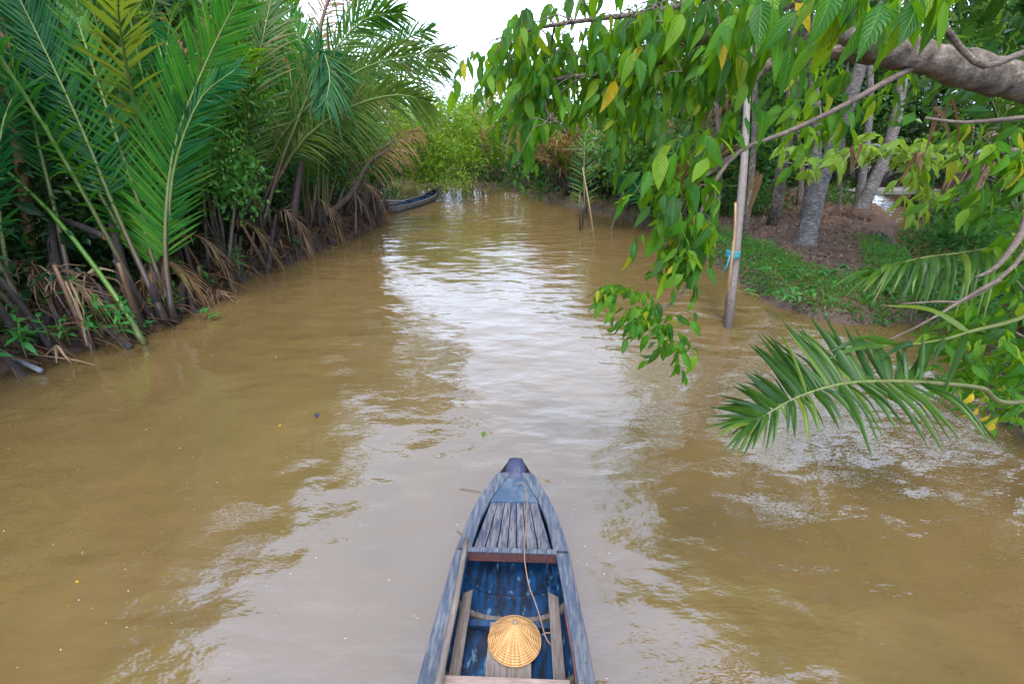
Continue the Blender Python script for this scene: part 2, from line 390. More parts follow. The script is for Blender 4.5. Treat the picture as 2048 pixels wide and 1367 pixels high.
sn = n.new("ShaderNodeMath"); sn.operation = 'SINE'; l.new(wv.outputs[0], sn.inputs[0])
fi = noise(n, l, 40, 4, .6, vec=uv.outputs[0], stretch=(3.0, .12, 1)); pa = noise(n, l, 5, 3, .5, vec=uv.outputs[0], stretch=(1.6, .25, 1))
c = ramp(n, l, pa, [(.36, (.30, .13, .032)), (.47, (.40, .20, .06)), (.58, (.50, .31, .13))])
c = mixc(n, l, .5, c, ramp(n, l, fi, [(.3, (.3, .28, .25)), (.7, (.72, .7, .66))]), 'OVERLAY')
rg = n.new("ShaderNodeMapRange"); rg.inputs[1].default_value = .55; rg.inputs[2].default_value = 1.0; rg.inputs[3].default_value = 0; rg.inputs[4].default_value = .35; l.new(sn.outputs[0], rg.inputs[0])
c = mixc(n, l, rg.outputs[0], c, (.46, .31, .15))
l.new(c, p.inputs["Base Color"]); p.inputs["Roughness"].default_value = .6
l.new(bump(n, l, fi, .002, .6, bump(n, l, sn.outputs[0], .005, .8)), p.inputs["Normal"]); M['straw'] = m
m, n, l, p, out = newmat("magenta_ribbon"); p.inputs["Base Color"].default_value = (.55, .02, .40, 1); p.inputs["Roughness"].default_value = .4; M['ribbon'] = m
m, n, l, p, out = newmat("rope"); l.new(ramp(n, l, noise(n, l, 90, 3), [(.3, (.12, .07, .05)), (.7, (.24, .16, .115))]), p.inputs["Base Color"]); p.inputs["Roughness"].default_value = .9; M['rope'] = m
m, n, l, p, out = newmat("shell_black"); p.inputs["Base Color"].default_value = (.02, .025, .04, 1); p.inputs["Roughness"].default_value = .25; M['shell'] = m
m, n, l, p, out = newmat("foam"); p.inputs["Base Color"].default_value = (.75, .72, .65, 1); p.inputs["Roughness"].default_value = .5; M['foam'] = m
m, n, l, p, out = newmat("nail"); p.inputs["Base Color"].default_value = (.03, .025, .03, 1); p.inputs["Roughness"].default_value = .6; M['nail'] = m

# ------------------------------------------------------------------ setting: ground with the channel and side creek cut in, water
LEFT = [(-9.6, -12), (-9.9, 0), (-9.5, 4), (-8.95, 6.9), (-8.15, 8.05), (-7.45, 9.05), (-7.55, 12.1), (-6.6, 15.4), (-5.7, 19.3), (-6.4, 23.5), (-7.2, 27.5), (-12, 29.5), (-30, 30.5)]
RIGHT = [(-30, 34.5), (-10, 33.6), (-6.4, 32.6), (-2.8, 32.1), (-.8, 30.6), (1.1, 27.6), (2.95, 23.8), (5.0, 21.4), (5.9, 17.6), (6.3, 13.0), (6.25, 10.6), (6.85, 9.35), (7.9, 9.0),
         (9.4, 9.3), (10.9, 11.4), (12.2, 13.6), (14.0, 16.6), (16.6, 20.0), (18.5, 24.0), (20, 31), (23, 31), (20.6, 23.6), (18.8, 19.6), (16.0, 15.6), (13.2, 11.4), (11.0, 8.7), (8.6, 7.1), (7.3, 5.7), (7.0, 4.6), (7.1, 0), (7.4, -12)]
POLY = np.array(LEFT + RIGHT, float)
def signed(x, y):
    """distance to the waterline, positive on land"""
    p = np.stack([np.ravel(x), np.ravel(y)], 1)
    a = POLY; b = np.roll(POLY, -1, 0)
    d = np.full(len(p), 1e9); ins = np.zeros(len(p), bool)
    for i in range(len(a)):
        e = b[i] - a[i]; w = p - a[i]
        t = np.clip((w @ e) / (e @ e), 0, 1)
        d = np.minimum(d, np.hypot(*(w - t[:, None] * e).T))
        c = (a[i, 1] > p[:, 1]) != (b[i, 1] > p[:, 1])
        xx = a[i, 0] + (p[:, 1] - a[i, 1]) * e[0] / (e[1] if abs(e[1]) > 1e-9 else 1e-9)
        ins ^= c & (p[:, 0] < xx)
    return np.where(ins, -d, d)
def wob(x, y, f, s):
    return np.sin(x * f + s) * np.cos(y * f * 1.13 + 1.7 * s) + .5 * np.sin(x * f * 2.3 + y * f * 1.9 + s * 3)
def height(x, y):
    x = np.asarray(x, float); y = np.asarray(y, float); sh = x.shape
    x = x.ravel(); y = y.ravel()
    d = signed(x, y) + .10 * wob(x, y, 3.1, 1.0) + .05 * wob(x, y, 8.0, 2.0)
    steep = np.where(x > 0, .55, 1.6)
    top = np.where(x > 0, .62, .50)
    z = np.where(d > 0, top * (1 - np.exp(-d / steep * 1.3)), np.maximum(-.9, d * .9))
    z = z + np.where(d > .2, np.minimum(1, d) * (.06 * wob(x, y, 1.2, .4) + .03 * wob(x, y, 4.5, 2.2)), 0)
    z = z + np.clip((np.hypot(x, y - 15) - 40) * .01, 0, 1.0) * 0
    return z.reshape(sh)
gx = np.concatenate([np.linspace(-250, -40, 8), np.linspace(-35, -13, 12), np.arange(-12, -4.9, .16), np.arange(-4.5, 4.6, 1.1), np.arange(4.9, 24, .16), np.linspace(25, 45, 12), np.linspace(60, 250, 8)])
gy = np.concatenate([np.linspace(-200, -20, 8), np.linspace(-14, 2, 12), np.arange(2.6, 26, .16), np.arange(26.2, 36, .4), np.linspace(38, 60, 10), np.linspace(75, 300, 8)])
X, Y = np.meshgrid(gx, gy); Z = height(X, Y)
nx, ny = len(gx), len(gy)
idx = np.arange(nx * ny).reshape(ny, nx)
F = np.stack([idx[:-1, :-1], idx[:-1, 1:], idx[1:, 1:], idx[1:, :-1]], -1).reshape(-1, 4)
mb = MB(); mb.add(np.stack([X, Y, Z], -1).reshape(-1, 3), F)
tag(mb.build("ground", M['earth']), "red-brown earth banks on both sides of the channel", kind="structure")
def gz(x, y): return float(height(np.array([x]), np.array([y]))[0])

wx = np.concatenate([[-120, -40], np.linspace(-14, 26, 60), [60, 120]]); wy = np.concatenate([[-60, -20], np.linspace(-6, 40, 60), [80, 120]])
X, Y = np.meshgrid(wx, wy); nx, ny = len(wx), len(wy); idx = np.arange(nx * ny).reshape(ny, nx)
F = np.stack([idx[:-1, :-1], idx[:-1, 1:], idx[1:, 1:], idx[1:, :-1]], -1).reshape(-1, 4)
mb = MB(); mb.add(np.stack([X, Y, np.zeros_like(X)], -1).reshape(-1, 3), F)
tag(mb.build("water", M['water']), "muddy brown river water reflecting pale sky", kind="structure")

# ------------------------------------------------------------------ builders for plants
def bez(P, t):
    P = np.asarray(P, float); t = np.asarray(t)[:, None]; u = 1 - t
    return u**3 * P[0] + 3 * u*u*t * P[1] + 3 * u*t*t * P[2] + t**3 * P[3]
def dbez(P, t):
    P = np.asarray(P, float); t = np.asarray(t)[:, None]; u = 1 - t
    return 3 * (u*u * (P[1] - P[0]) + 2*u*t * (P[2] - P[1]) + t*t * (P[3] - P[2]))
def leaflets(curve, S, n=40, L=1.0, w=.06, t0=.28, a0=58, a1=24, vee=18, droop=.12, skip=.07, rows=4, wide=2, side=(1, -1), jit=1.0, tipl=.35):
    """arrays (k, rows, wide, 3) of leaflet points and matching uv, along a frond's midrib"""
    out = []
    srow = np.linspace(0, 1, rows) ** .9
    prof = np.interp(srow, [0, .12, .4, .75, 1], [.45, .95, 1, .62, .04])
    for sgn in side:
        t = np.linspace(t0, .995, n) + rng.normal(0, .25 / n, n)
        keep = rng.random(n) > skip; t = np.clip(t[keep], t0, 1); k = len(t)
        P, T = curve(t)
        s_ = nrm(np.cross(np.cross(T, S), T)); N = np.cross(s_, T)

        q = (t - t0) / (1 - t0)
        a = np.radians(a0 + (a1 - a0) * q + rng.normal(0, 5 * jit, k))[:, None]
        v = np.radians(vee + rng.normal(0, 7 * jit, k))[:, None]
        D = nrm(np.cos(a) * T + np.sin(a) * (sgn * s_ * np.cos(v) + N * np.sin(v)))
        l = L * np.interp(q, [0, .15, .5, .85, 1], [.62, .92, 1, .62, tipl]) * (1 + rng.normal(0, .06 * jit, k))
        Wd = nrm(np.cross(D, N)); Nn = np.cross(Wd, D)
        dr = droop * (1 + rng.normal(0, .35 * jit, k)); bk = rng.random(k) < .07; dr = np.where(bk, dr + rng.uniform(.3, .9, k), dr); l = np.where(rng.random(k) < .08, l * rng.uniform(.45, .85, k), l)
        pts = P[:, None] + D[:, None] * (l[:, None] * srow)[:, :, None]
        pts = pts + np.array([0, 0, -1.]) * (l[:, None] * dr[:, None] * srow ** 2.2)[:, :, None]
        tw = rng.normal(0, .25 * jit, k)[:, None, None] * srow[None, :, None]
        wdir = Wd[:, None] * np.cos(tw) + Nn[:, None] * np.sin(tw)
        hw = (w * .5 * prof)[None, :, None] * (1 + rng.normal(0, .12, k))[:, None, None]
        cols = [pts - wdir * hw]
        if wide == 3: cols.append(pts - Nn[:, None] * hw * .55)
        cols.append(pts + wdir * hw)
        V = np.stack(cols, 2)
        uv = np.zeros((k, rows, wide, 2)); uv[..., 0] = np.linspace(0, 1, wide); uv[..., 1] = srow[None, :, None]
        out.append((V, uv))
    return np.concatenate([o[0] for o in out]), np.concatenate([o[1] for o in out])
def strip_faces(k, rows, wide):
    i = np.arange(k * rows * wide).reshape(k, rows, wide)
    return np.stack([i[:, :-1, :-1], i[:, :-1, 1:], i[:, 1:, 1:], i[:, 1:, :-1]], -1).reshape(-1, 4)
def frond(parent, ctrl, S, mat, rmat, r0=.05, r1=.006, name="frond", near=False, rib=True, nrib=14, **kw):
    """one palm leaf: blade mesh, with its stalk as a sub-part"""
    kw.setdefault('rows', 5 if near else 4); kw.setdefault('wide', 3 if near else 2)
    if len(ctrl) == 4:
        cf = lambda t: (bez(ctrl, t), nrm(dbez(ctrl, t)))
    else:
        Q = spline(ctrl, 60); D = nrm(np.gradient(Q, axis=0)); uq = np.linspace(0, 1, 60)
        cf = lambda t: (np.stack([np.interp(t, uq, Q[:, i]) for i in range(3)], 1), nrm(np.stack([np.interp(t, uq, D[:, i]) for i in range(3)], 1)))
    V, uv = leaflets(cf, np.asarray(S, float), **kw)
    mb = MB(); k, r, w_, _ = V.shape
    mb.add(V.reshape(-1, 3), strip_faces(k, r, w_), uv.reshape(-1, 2))
    f = mb.build(name, mat, parent)
    if rib:
        u = np.linspace(0, 1, nrib); P, T = cf(u)
        sb = MB(); tube(sb, P, r0 * (1 - u) ** 1.1 + r1 + r0 * .8 * np.exp(-u * 14), 7, tv=u)
        sb.build("stalk", rmat, f)
    return f
def arch_ctrl(base, az, L, reach, hgt, lift=.55):
    A = np.array([math.sin(az), math.cos(az), 0]); b = np.asarray(base, float)
    tip = b + A * L * reach + np.array([0, 0, L * hgt])
    return np.array([b, b + np.array([0, 0, L * lift * .55]) + A * L * reach * .10, b + np.array([0, 0, L * max(hgt, .3) * 1.02]) + A * L * reach * .48, tip]), np.array([math.cos(az), -math.sin(az), 0])
def nipa(x, y, label, n=9, L=(5, 7), mats=('nipa', 'nipa_teal', 'nipa_olive'), az0=None, azs=math.pi, group=None, nl=38, dry=.1, name="nipa_palm", reach=(.12, .55), stubs=5, w=.065, ll=(.85, 1.15), z=None):
    zb = max(gz(x, y), -.12) if z is None else z
    root = empty(name, (x, y, zb)); tag(root, label, "palm", group)
    for i in range(n):
        az = U(-math.pi, math.pi) if az0 is None else az0 + U(-azs, azs)
        b = np.array([x + U(-.35, .35) + .15 * math.sin(az), y + U(-.35, .35) + .15 * math.cos(az), zb - .12])
        rc = U(*reach); LL = U(*L); h = math.sqrt(max(.2, 1 - rc * rc * 1.35)) * U(.86, 1.0)
        c, S = arch_ctrl(b, az, LL, rc, h)
        isdry = random.random() < dry
        S = S * 1.0 + np.array([0, 0, U(-.25, .25)])
        frond(root, c, S, M['nipa_dry'] if isdry else M[random.choice(mats)], M['petiole_dry' if isdry else 'petiole'], r0=U(.045, .065), n=nl, L=U(*ll), w=w,
              droop=U(.08, .30), vee=U(5, 28), t0=U(.22, .34))
    for i in range(stubs):
        a = U(0, 6.28); q = U(.15, .6); b = np.array([x + q * math.cos(a), y + q * math.sin(a), zb - .2])
        h = U(.4, 1.1); lean = np.array([math.cos(a), math.sin(a), 0]) * U(0, .45)
        mb = MB(); tube(mb, spline([b, b + lean * .35 + [0, 0, h * .5], b + lean + [0, 0, h]], 5), [.12, .09, .055], 7, jitter=.08)
        mb.build("stub", M['stub'], root)
    return root
def leaf_mesh(name, mat, fold=.18, curl=.25, wid=.42, wave=.02, seed=0):
    """a pointed oval leaf one unit long, along +Y, upper face +Z"""
    rr = random.Random(seed); rows = 7
    s = np.linspace(0, 1, rows); hw = wid * .5 * np.interp(s, [0, .08, .2, .38, .62, .82, .93, 1], [.03, .40, .86, 1, .74, .36, .12, .005])
    mb = MB(); v = []; uv = []
    for i in range(rows):
        z0 = -curl * s[i] ** 2 * .6; yy = s[i] * (1 - .12 * curl * s[i])
        for u in (-1, 0, 1):
            e = hw[i] * u
            v.append((e, yy, z0 + abs(e) * fold * 1.6 + (wave * rr.uniform(-1, 1) if u else 0)))
            uv.append((.5 + .5 * u, s[i]))
    mb.add(v, strip_faces(1, rows, 3), uv)
    pet = [(0, -.16, .02), (0, -.08, .0), (0, .01, 0)]
    tube(mb, pet, .011, 4, False)
    return mb.mesh(name, mat)
def leaf_set(key, mat, n=5, **kw):
    return [leaf_mesh("leaf_" + key, M[mat], fold=random.uniform(-.1, .5), curl=random.uniform(-.1, 1.0), wid=kw.get('wid', .42) * random.uniform(.78, 1.15), wave=.026, seed=i) for i in range(n)]
def leaf_matrix(p, d, up, size):
    d = nrm(d); x = nrm(np.cross(d, up)); z = np.cross(x, d)
    m_ = Matrix(((x[0], d[0], z[0], p[0]), (x[1], d[1], z[1], p[1]), (x[2], d[2], z[2], p[2]), (0, 0, 0, 1)))
    return m_ @ Matrix.Scale(size, 4)
def leaf_cloud(n, centers, radii, size, asp=.45, hang=.3, clump=None):
    """many small pointed leaves (two folded halves each) filling a set of lumps; returns V, F, uv"""
    c = np.asarray(centers, float); r = np.asarray(radii, float)
    vol = np.prod(r, 1); pick = rng.choice(len(c), n, p=vol / vol.sum())
    d = nrm(rng.normal(0, 1, (n, 3))); rad = rng.random(n) ** (1 / 2.2)
    P = c[pick] + d * rad[:, None] * r[pick]
    if clump:                       # pull leaves towards sprig centres so that gaps open
        k = max(6, n // clump); cen = P[rng.choice(n, k)]
        j = rng.integers(0, k, n); P = cen[j] + rng.normal(0, 1, (n, 3)) * size * 1.5
    D = nrm(rng.normal(0, 1, (n, 3)) + np.array([0, 0, -hang * 2]) + d * .6)
    Nn = nrm(rng.normal(0, .55, (n, 3)) + np.array([0, 0, 1.]))
    X_ = nrm(np.cross(D, Nn)); Z_ = np.cross(X_, D)
    s = size * np.exp(rng.normal(0, .22, n))[:, None]
    base, tip = P, P + D * s; mid = P + D * s * .45
    lft = mid - X_ * s * asp * .5 + Z_ * s * .07; rgt = mid + X_ * s * asp * .5 + Z_ * s * .07
    V = np.stack([base, rgt, tip, lft], 1).reshape(-1, 3)
    i = np.arange(n)[:, None] * 4
    Fc = np.concatenate([i + [0, 1, 2], i + [0, 2, 3]])
    uv = np.tile(np.array([[.5, 0], [1, .45], [.5, 1], [0, .45]]), (n, 1))
    return V, Fc, uv
def tree(name, label, cat, base, top, centers, radii, n, size, mat, group=None, trunk_r=.12, tmat='bark', limbs=5, clump=9, hang=.3, mid=None):
    base = np.asarray(base, float); root = empty(name, base); tag(root, label, cat, group)
    top = np.asarray(top, float); mid = (base + top) / 2 + [U(-.3, .3), U(-.2, .2), 0] if mid is None else np.asarray(mid, float)
    mb = MB(); path = spline([base - [0, 0, .15], mid, top], 10)
    tube(mb, path, np.linspace(trunk_r, trunk_r * .45, 10) + trunk_r * .5 * np.exp(-np.linspace(0, 1, 10) * 12), 9, jitter=.04)
    mb.build("trunk", M[tmat], root)
    cs = np.asarray(centers, float)
    for i in range(min(limbs, len(cs))):
        q = path[random.randint(4, 9)]; mb = MB()
        tube(mb, spline([q, (q + cs[i]) / 2 + [U(-.2, .2), U(-.2, .2), U(0, .3)], cs[i]], 7), [trunk_r * .4, trunk_r * .1], 6, jitter=.05)
        mb.build("limb", M[tmat], root)
    V, Fc, uv = leaf_cloud(n, cs, radii, size, hang=hang, clump=clump)
    mb = MB(); mb.add(V, Fc, uv); mb.build("crown", M[mat], root, smooth=False)
    return root

# ------------------------------------------------------------------ the sampan under the camera
BY = np.array([-4.1, -3.6, -2.8, -1.5, -.5, .11, .47, 1.09, 1.40, 1.69, 1.90, 2.04, 2.34])
BW = np.array([.28, .38, .52, .63, .635, .61, .575, .500, .440, .360, .285, .215, .08])
BZ = np.array([.56, .52, .46, .42, .42, .42, .43, .48, .505, .53, .55, .57, .62])
BK = np.array([.25, .10, -.02, -.09, -.10, -.10, -.09, -.06, -.02, .04, .12, .18, .40])     # keel line
def bw_(y): return float(np.interp(y, BY, BW))
def bz_(y): return float(np.interp(y, BY, BZ))
def bk_(y): return float(np.interp(y, BY, BK))
BO = (-.04, 1.79, 0.0)
boat = empty("sampan", BO, -R(2.2))
tag(boat, "blue painted wooden sampan with plank foredeck pointing up the channel", "boat")
def loft(mb, secs, m=0):
    k = len(secs[0]); v = np.array(secs).reshape(-1, 3); f = []
    for i in range(len(secs) - 1):
        for j in range(k):
            j2 = (j + 1) % k; f.append([i * k + j, i * k + j2, (i + 1) * k + j2, (i + 1) * k + j])
    f.append(list(range(k))[::-1]); f.append([(len(secs) - 1) * k + j for j in range(k)])
    mb.add(v, f, m=m)
def section(y, inset=0.0):
    w, zg, zk = bw_(y) - inset, bz_(y), bk_(y) + inset * 1.2
    if inset > 0: zk = max(zk, .03)
    h = zg - zk
    return [(w * math.cos(a) ** .7 if a < math.pi / 2 - 1e-6 else 0.0, zg - h * math.sin(a) ** 1.0) for a in np.linspace(0, math.pi / 2, 7)]
ys = np.concatenate([np.linspace(-4.1, .5, 24), np.linspace(.7, 2.34, 16)])
for nm, ins, mat, y1 in (("hull", 0.0, 'hull_out', 2.35), ("hull_lining", .028, 'hull_in', 2.0)):
    mb = MB(); rows = []
    yy = [y for y in ys if y <= y1]
    for y in yy:
        s = section(y, ins); s = [(max(a, .002), b - (0.012 if ins == 0 else .02)) for a, b in s]
        rows.append([(-a, y, b) for a, b in s] + [(a, y, b) for a, b in s[-2::-1]])
    k = len(rows[0]); idx = np.arange(len(rows) * k).reshape(len(rows), k)
    Fq = np.stack([idx[:-1, :-1], idx[:-1, 1:], idx[1:, 1:], idx[1:, :-1]], -1).reshape(-1, 4)
    mb.add(np.array(rows).reshape(-1, 3), Fq)
    mb.add(np.array(rows[0]), [list(range(k))]); mb.add(np.array(rows[-1]), [list(range(k))])
    mb.build(nm, M[mat], boat, local=True)
for sg in (-1, 1):
    mb = MB(); secs = []
    for y in np.linspace(-4.05, 1.085, 20):
        w, z = bw_(y), bz_(y); wi = w - .105
        secs.append([(sg * (w + .012), y, z - .035), (sg * (w + .012), y, z + .004), (sg * (w - .01), y, z + .010), (sg * wi, y, z + .006), (sg * wi, y, z - .03)])
    loft(mb, secs); rail = mb.build("gunwale", M['rail'], boat, smooth=False, local=True)
    mb = MB(); secs = []
    for y in np.linspace(-4.0, .62, 14):
        w, z = bw_(y) - .1075, bz_(y)
        secs.append([(sg * w, y, z - .045), (sg * w, y, z + .004), (sg * (w - .012), y, z + .002), (sg * (w - .012), y, z - .045)])
    loft(mb, secs); mb.build("inner_edge", M['redwood'], rail, smooth=False, local=True)
    mb = MB()
    for i in range(30):
        y = 1.0 - i * .115; w = bw_(y)
        a = np.linspace(0, 2 * math.pi, 6, endpoint=False); x0 = sg * (w - (.03 if i % 2 else .075)) + U(-.005, .005)
        v = np.stack([x0 + .006 * np.cos(a), y + .006 * np.sin(a), np.full(6, bz_(y) + .0115)], 1)
        mb.add(v, [list(range(6))])
    tag(mb.build("nails", M['nail'], rail, local=True), kind="stuff")
    # side board beside the foredeck
    mb = MB(); secs = []
    for y, wi in zip(np.linspace(1.105, 2.12, 8), np.interp(np.linspace(1.105, 2.12, 8), [1.1, 1.40, 1.69, 2.04, 2.12], [.375, .325, .245, .095, .06])):
        w, z = bw_(y), bz_(y)
        secs.append([(sg * (w + .008), y, z - .03), (sg * (w + .008), y, z + .012), (sg * wi, y, z + .022), (sg * wi, y, z - .02)])
    loft(mb, secs); mb.build("foredeck_side_board", M['rail'], boat, smooth=False, local=True)
    mb = MB(); secs = []
    for y in np.linspace(-4.05, 2.15, 30):
        w, z = bw_(y), bz_(y)
        secs.append([(sg * (w + .010), y, z - .085), (sg * (w + .026), y, z - .08), (sg * (w + .026), y, z - .03), (sg * (w + .014), y, z - .028)])
    loft(mb, secs); mb.build("rubbing_strake", M['hull_out'], boat, smooth=False, local=True)
# foredeck planks
fr = np.array([-1, -.70, -.40, -.13, .10, .36, .66, 1.0])
for i in range(7):
    a, b = fr[i], fr[i + 1]; g = .006; mb = MB(); y0, y1 = 1.105, 1.70
    h0, h1 = .365, .235; z0, z1 = bz_(y0) - .012 + U(-.003, .003), bz_(y1) - .012 + U(-.003, .003)
    P0, P1 = (a * h0 + g, b * h0 - g), (a * h1 + g * .6, b * h1 - g * .6)
    prism(mb, [(P0[0], y0, z0 - .02), (P0[1], y0, z0 - .02), (P1[1], y1, z1 - .02), (P1[0], y1, z1 - .02)],
              [(P0[0], y0, z0), (P0[1], y0, z0), (P1[1], y1, z1), (P1[0], y1, z1)])
    mb.build("deck_plank", M['deck'], boat, smooth=False, local=True)
mb = MB(); z0, z1 = bz_(1.69) + .006, bz_(2.06) + .004
prism(mb, [(-.243, 1.685, z0 - .02), (.243, 1.685, z0 - .02), (.095, 2.06, z1 - .02), (-.095, 2.06, z1 - .02)], [(-.240, 1.688, z0), (.240, 1.688, z0), (.093, 2.055, z1), (-.093, 2.055, z1)])
mb.build("bow_plate", M['plate'], boat, smooth=False, local=True)
mb = MB(); secs = []
for y, w, z in ((2.045, .115, .578), (2.12, .120, .60), (2.20, .112, .635), (2.28, .098, .66), (2.345, .080, .655), (2.37, .06, .63)):
    secs.append([(-w * .75, y, z - .30 + (y - 2.04) * .3), (w * .75, y, z - .30 + (y - 2.04) * .3), (w, y, z - .05), (w * .86, y, z), (0, y, z + .012), (-w * .86, y, z), (-w, y, z - .05)])
loft(mb, secs); mb.build("bow_block", M['bowblock'], boat, local=True)
# cross beam behind the deck
mb = MB(); prism(mb, [(-.40, 1.065, .485), (.40, 1.065, .485), (.40, 1.105, .487), (-.40, 1.105, .487)], [(-.40, 1.06, .503), (.40, 1.06, .503), (.40, 1.108, .505), (-.40, 1.108, .505)])
cb = mb.build("cross_beam", M['rail'], boat, smooth=False, local=True)
mb = MB(); box(mb, (0, 1.085, .425), (.80, .022, .118)); mb.build("beam_face", M['redwood'], cb, smooth=False, local=True)
# ribs and bottom crosspieces
def rib(y, ins, th, mat, nm, amax=.15):
    mb = MB(); secs = []
    w, zg, zk = bw_(y) - ins, bz_(y), max(.032, bk_(y) + ins * 1.2); h = zg - zk
    for a in np.linspace(amax, math.pi - amax, 17):
        c = math.cos(a); x = w * math.copysign(abs(c) ** .7, c); z = zg - h * math.sin(a) - .02
        x2 = (w - th) * math.copysign(abs(c) ** .7, c); z2 = zg - (h - th * 1.2) * math.sin(a) - .02
        secs.append([(x, y - .02, z), (x, y + .02, z), (x2, y + .02, z2), (x2, y - .02, z2)])
    loft(mb, secs); return mb.build(nm, M[mat], boat, smooth=False, local=True)
for i, y in enumerate((.74, .20, -.34, -.9, -1.5, -2.1, -2.7, -3.3)):
    rib(y, .03, .035, 'greywood', "rib", .12)
    mb = MB(); wv_ = bw_(y) * .72
    box(mb, (0, y - .085, .105), (wv_ * 2, .055, .05)); mb.build("floor_crosspiece", M['hull_in'], boat, smooth=False, local=True)
rib(1.00, .03, .02, 'hull_in', "rib", .1)
for sg, x0, x1 in ((-1, -.375, -.435), (1, .365, .425)):
    mb = MB(); P = np.array([(x0, .80, .300), (x1, -1.4, .285)]); d = nrm(P[1] - P[0]); s_ = nrm(np.cross(d, [0, 0, 1]))
    bot = [P[0] - s_ * .045, P[0] + s_ * .045, P[1] + s_ * .05, P[1] - s_ * .05]
    up = np.array([0, 0, .022]); tl = np.array([0, 0, .03 * sg])
    prism(mb, [bot[0] - tl, bot[1] + tl, bot[2] + tl, bot[3] - tl], [bot[0] - tl + up, bot[1] + tl + up, bot[2] + tl + up, bot[3] - tl + up])
    mb.build("side_board", M['greywood'], boat, smooth=False, local=True)
mb = MB(); prism(mb, [(-.165, .60, .205), (.175, .60, .205), (.185, -1.2, .205), (-.195, -1.2, .205)], [(-.165, .60, .230), (.175, .60, .230), (.185, -1.2, .230), (-.195, -1.2, .230)])
mb.build("floor_board", M['greywood'], boat, smooth=False, local=True)
for y0 in (.10, -1.5, -2.6):
    mb = MB(); w0 = min(.46, bw_(y0) - .12)
    box(mb, (-.01, y0 - .14, .375), (w0 * 2, .28, .028)); mb.build("thwart", M['seatwood'], boat, smooth=False, local=True)
for o in boat.children_recursive:                # the bow is short and full
    if o.type == 'MESH':
        for v in o.data.vertices:
            if v.co.y > 1.4: v.co.y = 1.4 + (v.co.y - 1.4) * .83
            if v.co.z > .57: v.co.z = .57 + (v.co.z - .57) * .7
def bl(x, y, z):                               # boat-local to world
    c, s = math.cos(-R(2.2)), math.sin(-R(2.2)); return np.array([BO[0] + c * x - s * y, BO[1] + s * x + c * y, z])
def wb(px, py, z):                             # pixel on level z to boat-local
    q = G(px, py, z) - np.array(BO); c, s = math.cos(R(2.2)), math.sin(R(2.2)); return np.array([c * q[0] - s * q[1], s * q[0] + c * q[1], z])
# loose pole along the left side
mb = MB(); pts = [bl(-.425, 1.17, .528), bl(-.44, .6, .492), bl(-.475, 0, .465), bl(-.505, -1.2, .46), bl(-.5, -2.2, .47)]
tube(mb, spline(pts, 14), [.024, .030, .028], 8, jitter=.03)
o = mb.build("punt_pole", M['greywood'], None, loc=pts[2]); tag(o, "long grey-brown wooden pole lying along the sampan's side rail", "pole")
# rope
z_d = .575
def zb(px, py, z): return G(px, py, z)
rp = [zb(1033, 967, .60), zb(1045, 966, .60), zb(1052, 985, .585), zb(1054, 1003, .56), zb(1053, 1040, .52), zb(1050, 1080, .495), zb(1049, 1102, .522), zb(1050, 1125, .44), zb(1058, 1170, .34), zb(1071, 1205, .30), zb(1082, 1240, .30), zb(1091, 1272, .30), zb(1104, 1290, .29), zb(1120, 1300, .30)]
mb = MB(); tube(mb, spline(rp, 70), .0055, 6)
rp2 = [zb(1084, 1268, .27), zb(1095, 1264, .28), zb(1108, 1268, .29), zb(1116, 1276, .30)]
tube(mb, spline(rp2, 14), .0055, 6)
tag(mb.build("rope", M['rope'], None, loc=rp[4]), "thin brown rope running from the bow plate to the sampan's floor", "rope")
# conical straw hat, lying on the floor board
hc = G(1029, 1278, .24); hc[2] = .232
hat = empty("conical_hat", hc); tag(hat, "conical woven straw hat lying on the sampan's floor board", "hat")
hat.rotation_euler = (R(-4), R(3), R(20))
mb = MB(); rings = 34; seg = 64; v = []; uv = []
for i in range(rings):
    s = i / (rings - 1); r = .004 + .208 * s; z = .205 * (1 - s) ** .94 + .0020 * math.sin(s * 6.2832 * 16 - .8)
    for j in range(seg):
        a = 2 * math.pi * j / seg; v.append((r * math.cos(a), r * math.sin(a), z + .004)); uv.append((j / seg * 8, s))
idx = np.arange(rings * seg).reshape(rings, seg); nx_ = np.roll(idx, -1, 1)
mb.add(v, np.stack([idx[:-1], idx[1:], nx_[1:], nx_[:-1]], -1).reshape(-1, 4), uv)
mb.build("hat_cone", M['straw'], hat, local=True)
mb = MB(); a = np.linspace(0, 2 * math.pi, 49); tube(mb, np.stack([.211 * np.cos(a), .211 * np.sin(a), np.full(49, .006)], 1), .005, 6, False); mb.build("hat_rim", M['straw'], hat, local=True)
mb = MB(); tube(mb, [(0, 0, .196), (0, 0, .206), (0, 0, .214), (0, 0, .219)], [.017, .018, .013, .004], 10); mb.build("hat_tip", M['seatwood'], hat, local=True)
mb = MB(); ca, sa = math.cos(-R(20)), math.sin(-R(20)); pr = [(-.15, -.145), (-.10, -.190), (-.04, -.205), (.0, -.19)]
v = []
for x, y in pr:
    for k in (0, .024): q = (x * 1.0, y + k); v.append((ca * q[0] - sa * q[1], sa * q[0] + ca * q[1], .0065 + .004 * math.sin(x * 40)))
mb.add(v, [[0, 2, 3, 1], [2, 4, 5, 3], [4, 6, 7, 5]]); mb.build("chin_ribbon", M['ribbon'], hat, local=True)

